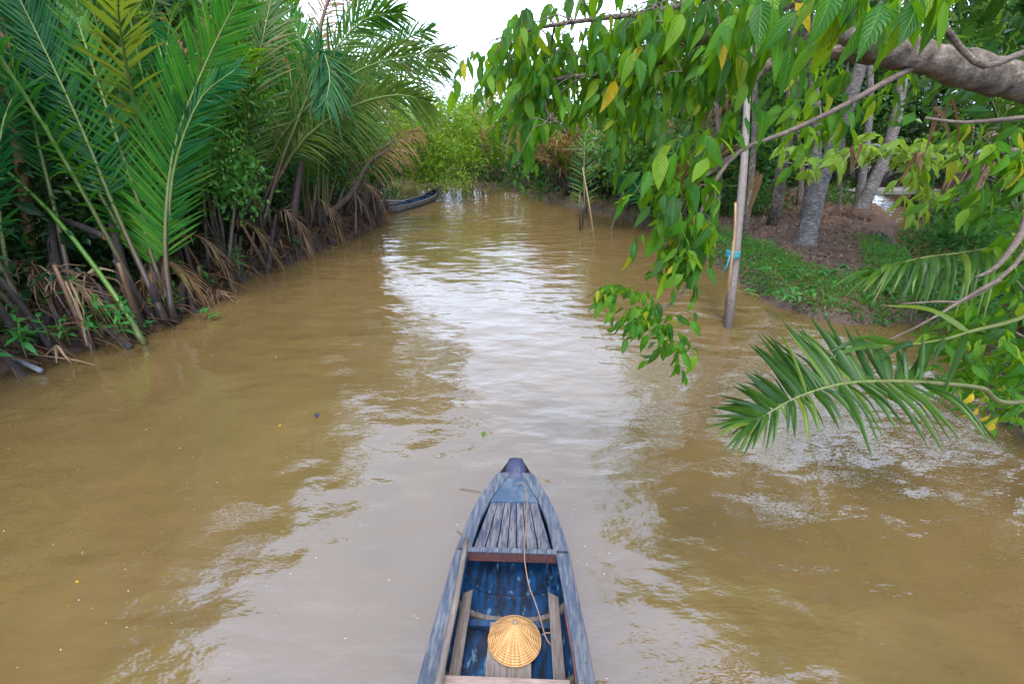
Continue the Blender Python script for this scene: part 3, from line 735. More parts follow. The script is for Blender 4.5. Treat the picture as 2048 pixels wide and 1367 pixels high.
# ------------------------------------------------------------------ left bank: nipa palms
def face(ctrl, roll=0.0):
    """side vector of a frond that turns its blade towards the channel"""
    c = np.asarray(ctrl, float); T = nrm(c[-1] - c[0]); v = nrm((c[0] + c[-1]) / 2 - np.array([0, 0, CAM_H]))
    S = nrm(np.cross(T, v)); N = np.cross(S, T)
    return S * math.cos(roll) + N * math.sin(roll)
def hero(root, pix, mat, roll=0.0, rmat='petiole', **kw):
    """frond through (x, y, depth) sightings"""
    c = [W(*p) for p in pix]
    kw.setdefault('near', True); kw.setdefault('r0', .05)
    return frond(root, c, face(c, roll), M[mat], M[rmat], **kw)
GN = "nipa palms along the muddy bank"
# nearest clump, at the frame's edge
pa = nipa(-9.35, 7.9, "nearest nipa palm clump on the muddy bank, blue-green fronds leaning out of frame", n=6, L=(5.5, 7.5), mats=('nipa_teal', 'nipa'), az0=R(-60), azs=R(110), group=GN, stubs=9, nl=44)
hero(pa, [(330, 640, 9.6), (235, 430, 9.4), (165, 260, 9.0), (90, 100, 8.6), (10, -60, 8.2)], 'nipa_teal', .25, n=83, L=1.25, w=0.051, t0=.30, a0=50, a1=28, vee=8, droop=.05)
hero(pa, [(150, 610, 9.4), (110, 420, 9.2), (70, 250, 9.0), (60, 100, 8.8), (80, -80, 8.6)], 'nipa_teal', -.5, n=67, L=1.1, w=0.049, t0=.34, a0=52, vee=15, droop=.12)
# clump with the big bright fronds
pb = nipa(-8.0, 9.5, "nipa palm with big bright green upright fronds standing at the water's edge", n=5, L=(6, 8), mats=('nipa_bright', 'nipa'), az0=R(-40), azs=R(120), group=GN, stubs=8, nl=44)
hero(pb, [(352, 645, 9.9), (300, 500, 9.9), (262, 330, 9.8), (235, 150, 9.6), (215, -60, 9.4)], 'nipa_bright', .35, n=108, L=1.35, w=0.064, t0=.20, a0=38, a1=24, vee=4, droop=.02, jit=.5, skip=.02)
hero(pb, [(345, 640, 9.8), (330, 480, 9.6), (350, 290, 9.4), (415, 120, 9.1), (495, -40, 8.8)], 'nipa_bright', -.15, n=105, L=1.25, w=0.054, t0=.20, a0=46, a1=30, vee=6, droop=.04, jit=.6)
hero(pb, [(325, 600, 10.0), (335, 470, 9.7), (350, 330, 9.4), (400, 200, 9.1), (470, 140, 8.8)], 'nipa_teal', .8, n=54, L=.95, w=0.054, t0=.30, a0=48, vee=20, droop=.06)
hero(pb, [(300, 560, 10.2), (285, 380, 10.1), (262, 200, 9.9), (300, 60, 9.5), (345, 190, 9.1)], 'nipa_teal', 1.2, n=75, L=1.1, w=0.045, t0=.34, a0=62, vee=-10, droop=.55)
# third clump, big arching frond over the water
pc = nipa(-8.7, 11.6, "tall nipa palm with olive fronds rising behind the bright green palm", n=8, L=(6.5, 8.5), mats=('nipa', 'nipa_olive', 'nipa_bright'), az0=R(20), azs=R(130), group=GN, stubs=7, nl=44)
hero(pc, [(455, 560, 12.3), (470, 330, 12.0), (520, 100, 11.6), (560, -80, 11.2)], 'nipa_olive', .2, n=81, L=1.3, w=0.057, t0=.30, a0=46, vee=8, droop=.1)
pd = nipa(-8.1, 14.2, "nipa palm with dark fronds arching far over the water toward the sky gap", n=9, L=(6, 8), mats=('nipa', 'nipa_teal'), az0=R(60), azs=R(120), group=GN, stubs=9, nl=42)
hero(pd, [(470, 470, 13.4), (545, 300, 13.0), (625, 205, 12.6), (720, 140, 12.2), (800, 115, 11.9), (890, 105, 11.6)], 'nipa_olive', .15, n=89, L=1.45, w=0.053, t0=.22, a0=52, a1=22, vee=4, droop=.30)
hero(pd, [(465, 480, 13.8), (500, 350, 13.6), (560, 240, 13.2), (610, 120, 12.9), (560, 0, 12.6)], 'nipa_bright', .1, n=83, L=1.5, w=0.057, t0=.22, a0=50, a1=30, vee=6, droop=.1)
hero(pd, [(520, 470, 13.4), (560, 330, 13.0), (620, 180, 12.5), (640, 100, 12.2), (660, 150, 11.9), (650, 210, 11.7)], 'nipa_teal', .6, n=59, L=1.1, w=0.061, t0=.45, a0=56, vee=10, droop=.35)
hero(pd, [(580, 470, 14.6), (605, 300, 14.2), (625, 150, 13.9), (650, 20, 13.6), (690, -60, 13.2)], 'nipa_dry', .4, rmat='petiole_dry', n=62, L=1.2, w=0.049, t0=.42, a0=56, vee=0, droop=.5, r0=.09, r1=.03)
pe = nipa(-7.3, 17.0, "nipa palm with crowded fronds beside the leaning driftwood branch", n=11, L=(5.5, 7.5), mats=('nipa', 'nipa_olive', 'nipa_teal'), az0=R(70), azs=R(110), group=GN, stubs=9, nl=38)
hero(pe, [(640, 470, 17.0), (680, 330, 16.6), (740, 180, 16.2), (800, 90, 15.8), (860, 60, 15.4)], 'nipa', .3, n=72, L=1.3, w=0.053, t0=.25, a0=50, vee=10, droop=.2)
hero(pe, [(690, 430, 17.2), (730, 330, 16.6), (780, 270, 16.2), (840, 262, 15.8)], 'nipa_dry', .3, rmat='petiole_dry', n=40, L=1.0, w=0.049, t0=.35, a0=62, vee=-20, droop=.7)
pf = nipa(-6.6, 20.0, "nipa palm with fronds drooping just before the moored boat", n=11, L=(5.5, 7), mats=('nipa', 'nipa_olive'), az0=R(70), azs=R(120), group=GN, stubs=8, nl=34)
hero(pf, [(720, 440, 19.0), (740, 260, 18.6), (750, 100, 18.2), (760, -20, 17.8)], 'nipa_teal', .3, n=59, L=1.3, w=0.057, t0=.3, a0=50, vee=10, droop=.2)
hero(pd, [(500, 480, 14.0), (560, 320, 13.6), (640, 150, 13.0), (720, 45, 12.6), (800, 25, 12.2)], 'nipa', .2, n=80, L=1.45, w=.055, t0=.24, a0=52, a1=24, vee=6, droop=.22)
hero(pd, [(500, 470, 13.6), (590, 300, 13.0), (690, 220, 12.5), (790, 190, 12.0), (860, 205, 11.7)], 'nipa_olive', .2, n=80, L=1.3, w=.052, t0=.24, a0=54, a1=24, vee=2, droop=.35)
hero(pe, [(660, 450, 16.8), (720, 300, 16.4), (790, 180, 16.0), (850, 130, 15.7), (890, 140, 15.4)], 'nipa', .2, n=70, L=1.3, w=.055, t0=.24, a0=52, vee=4, droop=.3)
hero(pe, [(620, 470, 16.5), (640, 300, 16.0), (670, 120, 15.6), (730, -20, 15.2)], 'nipa', .3, n=70, L=1.5, w=.06, t0=.26, a0=50, vee=8, droop=.15)
hero(pb, [(335, 625, 10.1), (262, 420, 10.0), (200, 230, 9.8), (160, 60, 9.6), (150, -80, 9.4)], 'nipa_bright', .3, n=100, L=1.2, w=.056, t0=.28, a0=42, a1=26, vee=6, droop=.05)
hero(pc, [(420, 560, 12.2), (400, 350, 12.0), (395, 150, 11.8), (420, -40, 11.5)], 'nipa', .2, n=86, L=1.35, w=.055, t0=.3, a0=46, vee=8, droop=.12)
pg = nipa(-7.2, 23.0, "nipa palm standing behind the stern of the moored boat", n=10, L=(5.5, 7.0), mats=('nipa', 'nipa_olive', 'nipa_teal'), az0=R(60), azs=R(140), group=GN, stubs=6, nl=30)
GB = "nipa palms in the thicket behind the front row"
k = 0
for (x, y, nn) in [(-11.2, 8.6, 8), (-11.4, 11.2, 8), (-10.6, 13.4, 8), (-10.4, 16.2, 8), (-9.6, 19.0, 8), (-9.4, 22.0, 8), (-13.6, 10.5, 7), (-13.2, 14.5, 7), (-12.5, 19, 7), (-9.8, 25.5, 8), (-13.8, 7.5, 7)]:
    nipa(x, y, "dark nipa palm deep in the thicket behind the front row of palms", n=nn, L=(6.5, 8.5), mats=('nipa', 'nipa_teal'), group=GB, stubs=0, nl=30, reach=(.15, .6), ll=(1.0, 1.3), w=.075)
for (x, y) in [(-10.6, 5.6), (-10.9, 2.6), (-10.5, -.5)]:
    nipa(x, y, "nipa palm on the bank just outside the picture's edge", n=9, L=(6, 8), mats=('nipa', 'nipa_teal'), az0=R(80), azs=R(140), group="nipa palms outside the frame", stubs=2, nl=26, w=.09)

# bases, poles and dead stalks on the left bank
def stick(name, label, cat, pix, r, mat, seg=8, jit=.04, cut=None, n=10, world=False):
    pts = [np.asarray(p, float) for p in pix] if world else [W(*p) for p in pix]
    mb = MB(); path = spline(pts, n); tube(mb, path, r, seg, jitter=jit)
    root = mb.build(name, M[mat], None, loc=pts[0]); tag(root, label, cat)
    if cut:
        rr = np.atleast_1d(r); T = nrm(path[-1] - path[-2]); a = np.linspace(0, 2 * math.pi, 9)[:-1]
        ref = nrm(np.cross(T, [.3, .2, 1.])); B = np.cross(T, ref); c = path[-1] + T * .004
        mb = MB(); mb.add([c + (ref * math.cos(q) + B * math.sin(q)) * rr[-1] * .97 for q in a], [list(range(8))])
        mb.build("cut_face", M[cut], root, smooth=False)
    return root
def dg(px, py, z=0.0):                  # depth at which the level z is met
    r_ = ray(px, py); return (z - CAM_H) / r_[2]
stick("brown_pole", "tall brown bare stalk standing at the left edge of the picture", "pole", [(62, 500, 9.6), (45, 360, 9.5), (20, 200, 9.4), (0, 60, 9.3), (-30, -120, 9.2)], [.10, .085, .08, .07], 'brownpole')
stick("green_stalk", "long bare green stalk leaning out of the mud across the weeds", "stalk", [(290, 690, 9.0), (230, 590, 9.05), (120, 445, 9.1), (0, 330, 9.1), (-120, 230, 9.1)], [.06, .048, .036, .028], 'petiole_green')
stick("grey_stick", "blue-grey stick lying on the mud at the lower left shore", "stick", [(-60, 668, 8.5), (0, 702, 8.15), (84, 742, 7.93)], [.035, .04, .045], 'greystick')
stick("cut_stalk", "upright cut stalk with pale orange cut top near the brown pole", "stalk", [(118, 640, 9.1), (112, 540, 9.2), (104, 480, 9.3), (107, 443, 9.35)], [.13, .10, .08, .075], 'stub', cut='cut')
stick("cut_stalk", "fallen cut stalk lying across the weeds with its cut end toward the water", "stalk", [(118, 437, 9.6), (160, 452, 9.5), (212, 474, 9.4)], [.06, .07, .075], 'stub', cut='cut')
stick("cut_stalk", "dark cut stalk with reddish top beside the big bright frond", "stalk", [(262, 600, 9.6), (240, 520, 9.7), (222, 442, 9.8)], [.14, .11, .065], 'stub', cut='cut')
stick("cut_stalk", "short thick cut stump tilted at the waterline", "stalk", [(172, 690, 8.95), (190, 675, 8.95), (212, 655, 8.95)], [.13, .10, .085], 'stub', cut='cut')
stick("cut_stalk", "cut stalk sloping into the water next to the tilted stump", "stalk", [(262, 697, 8.85), (240, 672, 8.9), (222, 654, 8.95)], [.07, .075, .08], 'stub', cut='cut')
stick("mossy_log", "pale mossy stalk lying diagonally down toward the water", "log", [(110, 570, 9.3), (170, 622, 9.1), (230, 670, 8.95), (258, 698, 8.85)], [.05, .06, .055, .05], 'bark')
stick("driftwood_branch", "bare brown driftwood branch leaning out between dark palm stems", "branch", [(610, 455, 17.0), (660, 425, 16.6), (705, 385, 16.2), (735, 330, 15.8), (775, 300, 15.4)], [.11, .095, .075, .03], 'twig')
stick("dead_sapling", "thin dead stem leaning in front of the dark palm thicket", "sapling", [(436, 545, 12.6), (425, 440, 12.4), (400, 320, 12.2), (385, 200, 12.2)], [.05, .045, .03], 'twig')
stick("dead_sapling", "second thin dead stem rising from dead leaves by the waterline", "sapling", [(448, 545, 12.6), (446, 470, 12.4), (432, 395, 12.3)], [.05, .04, .03], 'twig')
# standing dead stalk bases crowding the waterline
ORD = 'first second third fourth fifth sixth seventh eighth ninth tenth eleventh twelfth thirteenth fourteenth fifteenth sixteenth'.split()
bs = [(-8.75, 7.4), (-8.3, 8.1), (-7.85, 8.7), (-7.5, 9.3), (-7.7, 10.4), (-7.8, 11.4), (-7.6, 12.3), (-7.3, 13.2), (-7.05, 14.0), (-6.8, 14.9), (-6.5, 15.8), (-6.25, 16.8), (-6.0, 17.8), (-5.8, 18.9), (-5.9, 20.2), (-6.2, 21.6)]
k = 0
for i, (x, y) in enumerate(bs):
    root = empty("stalk_cluster", (x, y, 0)); tag(root, "%s cluster of dark dead stalk bases along the left waterline, counted from the nearest" % ORD[i], "stalks", "dead stalk clusters along the waterline")
    for j in range(6 if i < 6 else 8):
        a = U(-.9, .9); b = np.array([x + U(-.45, .25), y + U(-.55, .55), -.2]); h = random.choice([.5, .7, .9, 1.2, 1.7]) * U(.8, 1.2)
        ln = np.array([U(-.3, .35) * h, U(-.35, .35) * h, 0])
        mb = MB(); tube(mb, spline([b, b + ln * .5 + [0, 0, h * .5], b + ln + [0, 0, h]], 6), [.105, .075, .045, .03], 7, jitter=.07)
        mb.build("stalk", M['stub'] if random.random() < .88 else M['petiole_dry'], root)
# dead leaf litter hanging among the stalks
def ribbons(n, base, spread, L, w, droop, mat, parent, name, dirv=(.5, -.2, .3), dsp=.7, kind="stuff"):
    base = np.asarray(base, float)
    P = base + rng.normal(0, 1, (n, 3)) * spread; D = nrm(np.asarray(dirv) + rng.normal(0, dsp, (n, 3)))
    srow = np.linspace(0, 1, 6); l = L * np.exp(rng.normal(0, .25, n))
    pts = P[:, None] + D[:, None] * (l[:, None] * srow)[:, :, None] + np.array([0, 0, -1.]) * (l[:, None] * droop * srow ** 2)[:, :, None]
    pts += np.cumsum(rng.normal(0, .03, (n, 6, 3)), 1) * L
    Wd = nrm(np.cross(D, rng.normal(0, 1, (n, 3))))
    hw = w * .5 * np.array([.6, 1, 1, .9, .6, .1])
    V = np.stack([pts - Wd[:, None] * hw[None, :, None], pts + Wd[:, None] * hw[None, :, None]], 2)
    V[..., 2] = np.maximum(V[..., 2], -.05)
    uv = np.zeros((n, 6, 2, 2)); uv[..., 1] = srow[None, :, None]; uv[..., 1, 0] = 1
    mb = MB(); mb.add(V.reshape(-1, 3), strip_faces(n, 6, 2), uv.reshape(-1, 2))
    o = mb.build(name, M[mat], parent)
    if kind: tag(o, kind=kind)
    return o
mbr = None
for i, (x, y) in enumerate(bs):
    ribbons(70, (x - .3, y, .35), (.35, .5, .22), .75, .032, .75, 'wither', None, "dead_leaf_litter", (.4, 0, .25), .8)["label"] = "brown dead leaf strips tangled among the stalk bases"
def bundle(label, p, n, L, dirv, mat='dead', w=.03, dsp=.35, droop=1.1):
    root = empty("dry_leaf_bundle", p); tag(root, label, "dry leaves")
    ribbons(n, p, .05, L, w, droop, mat, root, "leaf_strips", dirv, dsp)
bundle("tan bundle of dry leaf strips hanging beside the cut stalk", W(70, 545, 9.0), 46, 1.05, (.25, -.1, .15))
bundle("orange-brown tuft of dry fibres at the foot of the bright frond", W(302, 552, 9.6), 60, .55, (0, 0, -.6), w=.012, dsp=.22, droop=.5, mat='nipa_dry')
bundle("pinkish dry sheath folded over the weeds at the water's edge", W(178, 552, 9.1), 9, .85, (.25, -.1, .25), w=.07, dsp=.18, droop=1.2)
bundle("pale dry frond strips spread over the mud at the lower left", W(-20, 690, 8.4), 26, 1.3, (.9, .1, .16), w=.025, dsp=.2, droop=.35)
bundle("curled pale leaf hanging over the water at the lower left shore", W(118, 700, 8.3), 5, .45, (.3, 0, .1), w=.05, dsp=.4, droop=.9)
for i, (px, py) in enumerate([(400, 560), (470, 545), (590, 500), (660, 470), (430, 590)]):
    q = G(px, py, .15)
    bundle(["broken dry leaves on the mud below the dead stems", "dry leaves trailing into the water beyond the dead stems", "dry leaf strips lying at the waterline amid dark stalks", "dry leaves caught in stalks under the driftwood branch", "white-grey dry leaves by the small water weed"][i], q, 24, .6, (.5, -.1, .4))

for i, (x, y, h, m_) in enumerate([(-8.5, 8.4, 1.3, 'dead'), (-7.9, 9.9, 1.2, 'nipa_dry'), (-7.9, 11.2, 1.5, 'dead'), (-7.5, 12.8, 1.6, 'nipa_dry'), (-7.1, 14.4, 1.6, 'dead'), (-6.6, 16.2, 1.7, 'nipa_dry'), (-6.2, 18.0, 1.7, 'dead'), (-6.0, 19.6, 1.8, 'nipa_dry')]):
    b = np.array([x - .4, y, h]); root = empty("dead_frond", (x, y, .1)); tag(root, "%s dead brown frond slumped toward the water, counted from the nearest" % ORD[i], "frond", "dead fronds slumped along the left waterline")
    c = np.array([b - [.3, 0, h - .2], b + [.1, U(-.3, .3), .5], b + [.9, U(-.5, .3), .2], b + [1.15, U(-.6, .4), -h + .12]])
    frond(root, c, (0, 1, U(-.3, .3)), M[m_], M['petiole_dry'], r0=.035, n=26, L=.6, w=.035, t0=.3, a0=55, vee=-20, droop=.7, skip=.2)
# leafy weeds on the left bank: each leaf an object
WEED = leaf_set("weed", 'weed', 4, wid=.30)
def weed(label, p, n, size, h, group="green weeds on the muddy bank", spread=.3, meshes=None, cat="plant", up=.35):
    p = np.asarray(p, float); root = empty("leafy_weed", p); tag(root, label, cat, group); pl = tuple(p)
    for s in range(max(2, n // 7)):
        q = p + [U(-spread, spread), U(-spread, spread), 0]; top = q + [U(-.2, .25), U(-.25, .1), h * U(.6, 1.1)]
        mb = MB(); path = spline([q, (q + top) / 2 + [U(-.06, .06), 0, .05], top], 6); tube(mb, path, [.010, .006], 5); mb.build("stem", M['petiole_green'], root)
        for i in range(7):
            b = path[min(5, 2 + i // 2)]; a = i * 2.4 + U(-.4, .4)
            d = np.array([math.cos(a), math.sin(a), up + U(-.5, .3)])
            place("leaf", random.choice(meshes or WEED), leaf_matrix(b, d, np.array([U(-.2, .2), U(-.2, .2), 1]), size * U(.7, 1.2)), root, pl)
for px, py, z, nn, sz, h, lb in [(85, 545, .5, 21, .30, .5, "leafy green weed beside the brown pole's foot"), (165, 560, .45, 28, .32, .55, "broad patch of green weed behind the leaning green stalk"),
        (205, 590, .35, 28, .30, .5, "green weed growing under the leaning green stalk"), (255, 600, .3, 28, .27, .45, "low green weed at the waterline below the cut stalk"),
        (345, 505, .5, 28, .30, .6, "green weed in the gap right of the bright frond"), (300, 650, .1, 14, .22, .3, "small green sprig hanging over the water under the fallen stalks"),
        (235, 520, .55, 21, .28, .5, "green weed climbing by the reddish cut stalk"), (20, 600, .5, 14, .28, .5, "green weed at the picture's left edge above the mud"),
        (60, 620, .4, 14, .26, .35, "green weed half hidden by the tan dry leaf bundle"), (400, 625, .02, 10, .18, .16, "tiny two-leaved weed poking out of the water"),
        (5, 655, .3, 10, .34, .4, "bright yellow-green weed at the far left over the mud"), (500, 480, .5, 14, .28, .5, "green weed low in the dark palm stems")]:
    q = G(px, py + (70 if h > .3 else 10), .25 if h > .3 else .03); weed(lb, q, nn, sz, h * 1.7 if h > .3 else h)
for i, (x, y) in enumerate([(-8.9, 7.7), (-8.6, 7.9), (-8.35, 8.3), (-8.05, 8.6), (-7.75, 9.1), (-7.9, 9.9), (-7.95, 10.8), (-7.9, 11.8), (-7.5, 12.9), (-7.0, 14.6)]):
    weed(["leafy weed nearest the grey stick", "leafy weed among the nearest dark stalks", "leafy weed in front of the tilted stump", "leafy weed between the stump and the bright palm", "leafy weed at the bright palm's foot", "leafy weed just past the bright palm", "leafy weed by the paired dead stems", "leafy weed past the paired dead stems", "leafy weed before the dark arching palm", "leafy weed furthest along the muddy bank"][i], (x + .1, y, max(.1, gz(x, y))), 28 if i < 6 else 14, U(.20, .30), U(.5, .85))
# climbing shrub with small leaves
for lb, c, rr_, nn, mt in [("small-leaved green climbing shrub hanging between palms on the bank", [(440, 180, 11.4), (430, 240, 11.2), (460, 300, 11.2), (420, 340, 11.2), (470, 370, 11.3), (480, 195, 11.3)], .62, 2400, 'cover'),
                       ("small-leaved shrub sprawling over the driftwood branch", [(700, 270, 16.0), (715, 300, 15.8), (690, 340, 16.2), (745, 262, 15.8)], .7, 1100, 'mid')]:
    cs = [W(*q) for q in c]; b = G(c[0][0] + 10, 520 if nn > 1500 else 460, .4)
    tree("climbing_shrub", lb, "shrub", b, cs[0] * .5 + cs[2] * .5, cs, [[rr_] * 3] * len(cs), nn, .15, mt, trunk_r=.035, tmat='twig', limbs=4, clump=8)
for i, (x, y) in enumerate([(-10.4, 7.2), (-10.6, 9.4), (-10.0, 11.2), (-9.6, 13.2), (-9.2, 15.4), (-8.6, 17.6), (-8.2, 20.4), (-8.6, 24.2), (-12, 9.5), (-12, 6)]):
    cs = [(x + U(-.9, .9), y + U(-.9, .9), U(.7, 2.6)) for _ in range(7)]
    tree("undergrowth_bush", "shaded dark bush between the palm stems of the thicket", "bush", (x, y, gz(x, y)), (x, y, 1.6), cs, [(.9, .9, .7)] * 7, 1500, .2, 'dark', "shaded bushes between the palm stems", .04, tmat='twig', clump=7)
for lb, (x, y) in (("low bush at the bend behind the moored boat's bow", (-8.2, 28.4)), ("low bush on the bank just behind the moored boat", (-7.8, 25.6)), ("low bush further left round the bend", (-10.5, 29.6))):
    cs = [(x + U(-.9, .9), y + U(-.6, .6), U(.4, 2.4)) for _ in range(7)]
    tree("shore_bush", lb, "bush", (x, y, gz(x, y)), (x, y, 1.4), cs, [(.9, .8, .7)] * 7, 1700, .2, 'mid', None, .04, tmat='twig', clump=7)
# dark broadleaf trees closing the thicket
for i, (x, y, h) in enumerate([(-12.6, 8.2, 13), (-12.4, 12.4, 13.5), (-11.6, 16.6, 13), (-11.2, 20.5, 10.5), (-16, 14, 12), (-15.5, 19, 11), (-13, 24.5, 9), (-16, 6, 12), (-12, 28, 8), (-18, 25, 10)]):
    cs = [(x + U(-1.6, 1.6), y + U(-1.6, 1.6), U(1.2, h)) for _ in range(22)]
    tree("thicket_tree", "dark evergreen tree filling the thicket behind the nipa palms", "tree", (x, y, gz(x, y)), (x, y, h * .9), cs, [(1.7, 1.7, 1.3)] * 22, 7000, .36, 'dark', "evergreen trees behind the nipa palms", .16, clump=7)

# ------------------------------------------------------------------ moored boat on the left
def small_boat():
    a, b = G(778, 420, .15), G(882, 390, .15); a[2] = b[2] = 0
    d = nrm(b - a); L = float(np.linalg.norm(b - a)) + .4; rz = math.atan2(-d[0], d[1])
    root = empty("moored_boat", a - d * .3, rz); tag(root, "small weathered rowing sampan moored under the palms on the far left bank", "boat")
    ys_ = np.linspace(0, L, 15); u = ys_ / L
    hw = np.interp(u, [0, .15, .45, .8, 1], [.22, .40, .50, .34, .05]); zg = np.interp(u, [0, .3, .7, 1], [.34, .26, .28, .62]); zk = np.interp(u, [0, .1, .8, 1], [.12, -.06, -.06, .45])
    for nm, ins, mat in (("hull", 0, 'greystick'), ("hull_lining", .03, 'hull_in')):
        rows = []
        for y, w, z1, z0 in zip(ys_, hw, zg, zk):
            w = max(.01, w - ins); z0 = max(z0 + ins, .02) if ins else z0
            rows.append([(w * c, y, z1 - (z1 - z0) * s ** 1.0 - ins * .3) for c, s in ((-1, 0), (-.92, .4), (-.7, .85), (0, 1), (.7, .85), (.92, .4), (1, 0))])
        k = 7; idx = np.arange(15 * k).reshape(15, k); mb = MB()
        mb.add(np.array(rows).reshape(-1, 3), np.stack([idx[:-1, :-1], idx[:-1, 1:], idx[1:, 1:], idx[1:, :-1]], -1).reshape(-1, 4))
        mb.add(rows[0], [list(range(k))]); mb.build(nm, M[mat], root, local=True)
    for sg in (-1, 1):
        mb = MB(); loft(mb, [[(sg * (w + .02), y, z - .03), (sg * (w + .02), y, z + .02), (sg * max(0.005, w - .06), y, z + .02), (sg * max(.005, w - .06), y, z - .02)] for y, w, z in zip(ys_, hw, zg)])
        mb.build("gunwale", M['greywood'], root, smooth=False, local=True)
    for q in (.25, .5, .74):
        mb = MB(); box(mb, (0, q * L, float(np.interp(q, u, zg)) - .05), (float(np.interp(q, u, hw)) * 2 - .04, .22, .03)); mb.build("thwart", M['hull_in'], root, smooth=False, local=True)
    mb = MB(); prism(mb, [(-.16, L * .88, .46), (.16, L * .88, .46), (.03, L * .99, .58), (-.03, L * .99, .58)], [(-.17, L * .88, .50), (.17, L * .88, .50), (.03, L * 1.0, .63), (-.03, L * 1.0, .63)]); mb.build("bow_plate", M['greywood'], root, smooth=False, local=True)
small_boat()
stick("mooring_pole", "thin grey pole lying level from the palms to the moored boat's stern", "pole", [G(735, 402, .55), G(810, 402, .50)], .045, 'greystick', n=4, world=True)
# ------------------------------------------------------------------ far bank: overhanging tree, palms, woods
cs = [W(*q) for q in [(830, 255, 24), (860, 225, 25), (900, 235, 24.5), (930, 260, 25), (870, 285, 24), (910, 300, 24.5), (830, 300, 25), (880, 330, 24.5), (850, 345, 25), (800, 280, 25.5), (935, 215, 26), (940, 310, 26), (800, 230, 26)]]
tree("leaning_tree", "bright light-green leafy tree leaning over the water behind the moored boat", "tree", (-8.0, 26.0, .3), cs[0] * .4 + cs[4] * .6, cs, [(1.05, .95, .85)] * 13, 9500, .19, 'leaning', None, .14, clump=8, limbs=9, mid=(-6.8, 25.4, 2.6))
cs = [W(*q) for q in [(880, 355, 24), (905, 365, 23.8), (925, 372, 23.6), (930, 362, 23.6)]]
tree("low_spray", "sagging leafy spray hanging just above the water left of the channel's end", "branch", W(860, 330, 24.6), W(890, 352, 24.2), cs, [(.4, .35, .22)] * 4, 420, .17, 'far', None, .03, clump=7, limbs=4, tmat='twig')
GF = "palms on the far bank at the channel's end"
for i, (x, y, hh_, lb) in enumerate([(-5.5, 33.6, 5.0, "small nipa palm at the channel's end behind the leaning tree"), (-3.2, 33.4, 5.4, "nipa palm at the channel's end directly below the sky gap"), (-1.2, 32.2, 4.8, "nipa palm at the channel's end where the far bank turns"),
        (.9, 30.2, 4.4, "low brownish nipa palm on the far bank just past the bend"), (-2.2, 36.5, 6.4, "taller nipa palm second row behind the channel's end"), (2.0, 32.5, 6.0, "nipa palm set back on the far bank right of the bend"), (-7.5, 36, 6.5, "nipa palm far back behind the leaning tree")]):
    nipa(x, y, lb, n=10, L=(hh_ * .85, hh_ * 1.1), mats=('nipa', 'nipa_olive'), group=GF, nl=26, dry=.22, stubs=0, reach=(.25, .75), w=.09, ll=(.8, 1.1))
for lb, pcs, nn, mt in [("light green thicket closing the channel's end under the sky gap", [(-6, 34, 1.3), (-4, 33.9, 1.3), (-2, 33.6, 1.3), (0, 32.4, 1.2), (-8, 34.8, 1.4), (1.4, 29.6, .9), (2.4, 27.2, .8), (-10, 34.6, 1.4), (-12.5, 34.6, 1.4), (-15, 35, 1.6), (-18, 35, 2), (-11, 36, 3.6), (-15, 37, 4), (-3, 36, 3.6), (0, 35, 3.4), (-6, 37, 4), (2.5, 33, 3)], 13000, 'mid'),
        ("shaded thicket behind the far right shore's nipa palms", [(4.0, 25.6, 1.0), (5.8, 23.6, 1.0), (7.0, 21.5, 1.0), (7.2, 19, .9), (4.5, 30, 2), (6.5, 28, 2), (8, 26, 2), (9.5, 24, 2), (6, 31, 4), (8.5, 28.5, 4.2), (10.5, 25, 4), (3, 33, 3.6), (11, 22.5, 1.6)], 10000, 'dark'),
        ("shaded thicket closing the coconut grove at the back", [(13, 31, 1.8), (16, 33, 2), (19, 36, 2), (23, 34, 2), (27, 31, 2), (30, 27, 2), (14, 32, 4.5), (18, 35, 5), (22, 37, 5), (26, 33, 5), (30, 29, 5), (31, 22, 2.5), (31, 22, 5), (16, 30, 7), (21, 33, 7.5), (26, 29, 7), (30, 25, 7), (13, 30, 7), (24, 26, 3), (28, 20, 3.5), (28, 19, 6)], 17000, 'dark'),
        ("pale thicket on the far left bank behind the leaning tree", [(-10, 35.5, 1.8), (-13, 36, 2), (-17, 36, 2.4), (-12, 37, 4.5), (-16, 37.5, 5)], 4200, 'mid')]:
    cs = np.array(pcs, float); b = cs[0].copy(); b[2] = gz(b[0], b[1])
    tree("thicket", lb, "thicket", b, cs[0], cs, [(1.7, 1.5, 1.5)] * len(cs), nn, .30, mt, None, .08, limbs=4, clump=6, tmat='twig')
for k_, (lb, xs, ys_) in enumerate([("dense shaded foliage wall behind the slim trees of the right bank", (1230, 1560), (20, 330)), ("dense shaded foliage wall behind the leaning coconut trunks", (1560, 1830), (0, 320)), ("dense shaded foliage wall at the grove's right border", (1830, 2120), (0, 340))]):
    cs = np.array([W(U(*xs), U(*ys_), U(24, 29)) for _ in range(34)]); cs[:, 2] = np.maximum(cs[:, 2], .8); b = cs[0].copy(); b[2] = gz(b[0], b[1])
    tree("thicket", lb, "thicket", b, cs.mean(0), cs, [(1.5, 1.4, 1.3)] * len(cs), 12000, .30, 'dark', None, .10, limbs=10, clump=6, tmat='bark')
GR = "brown-tinged nipa palms on the far right shore"
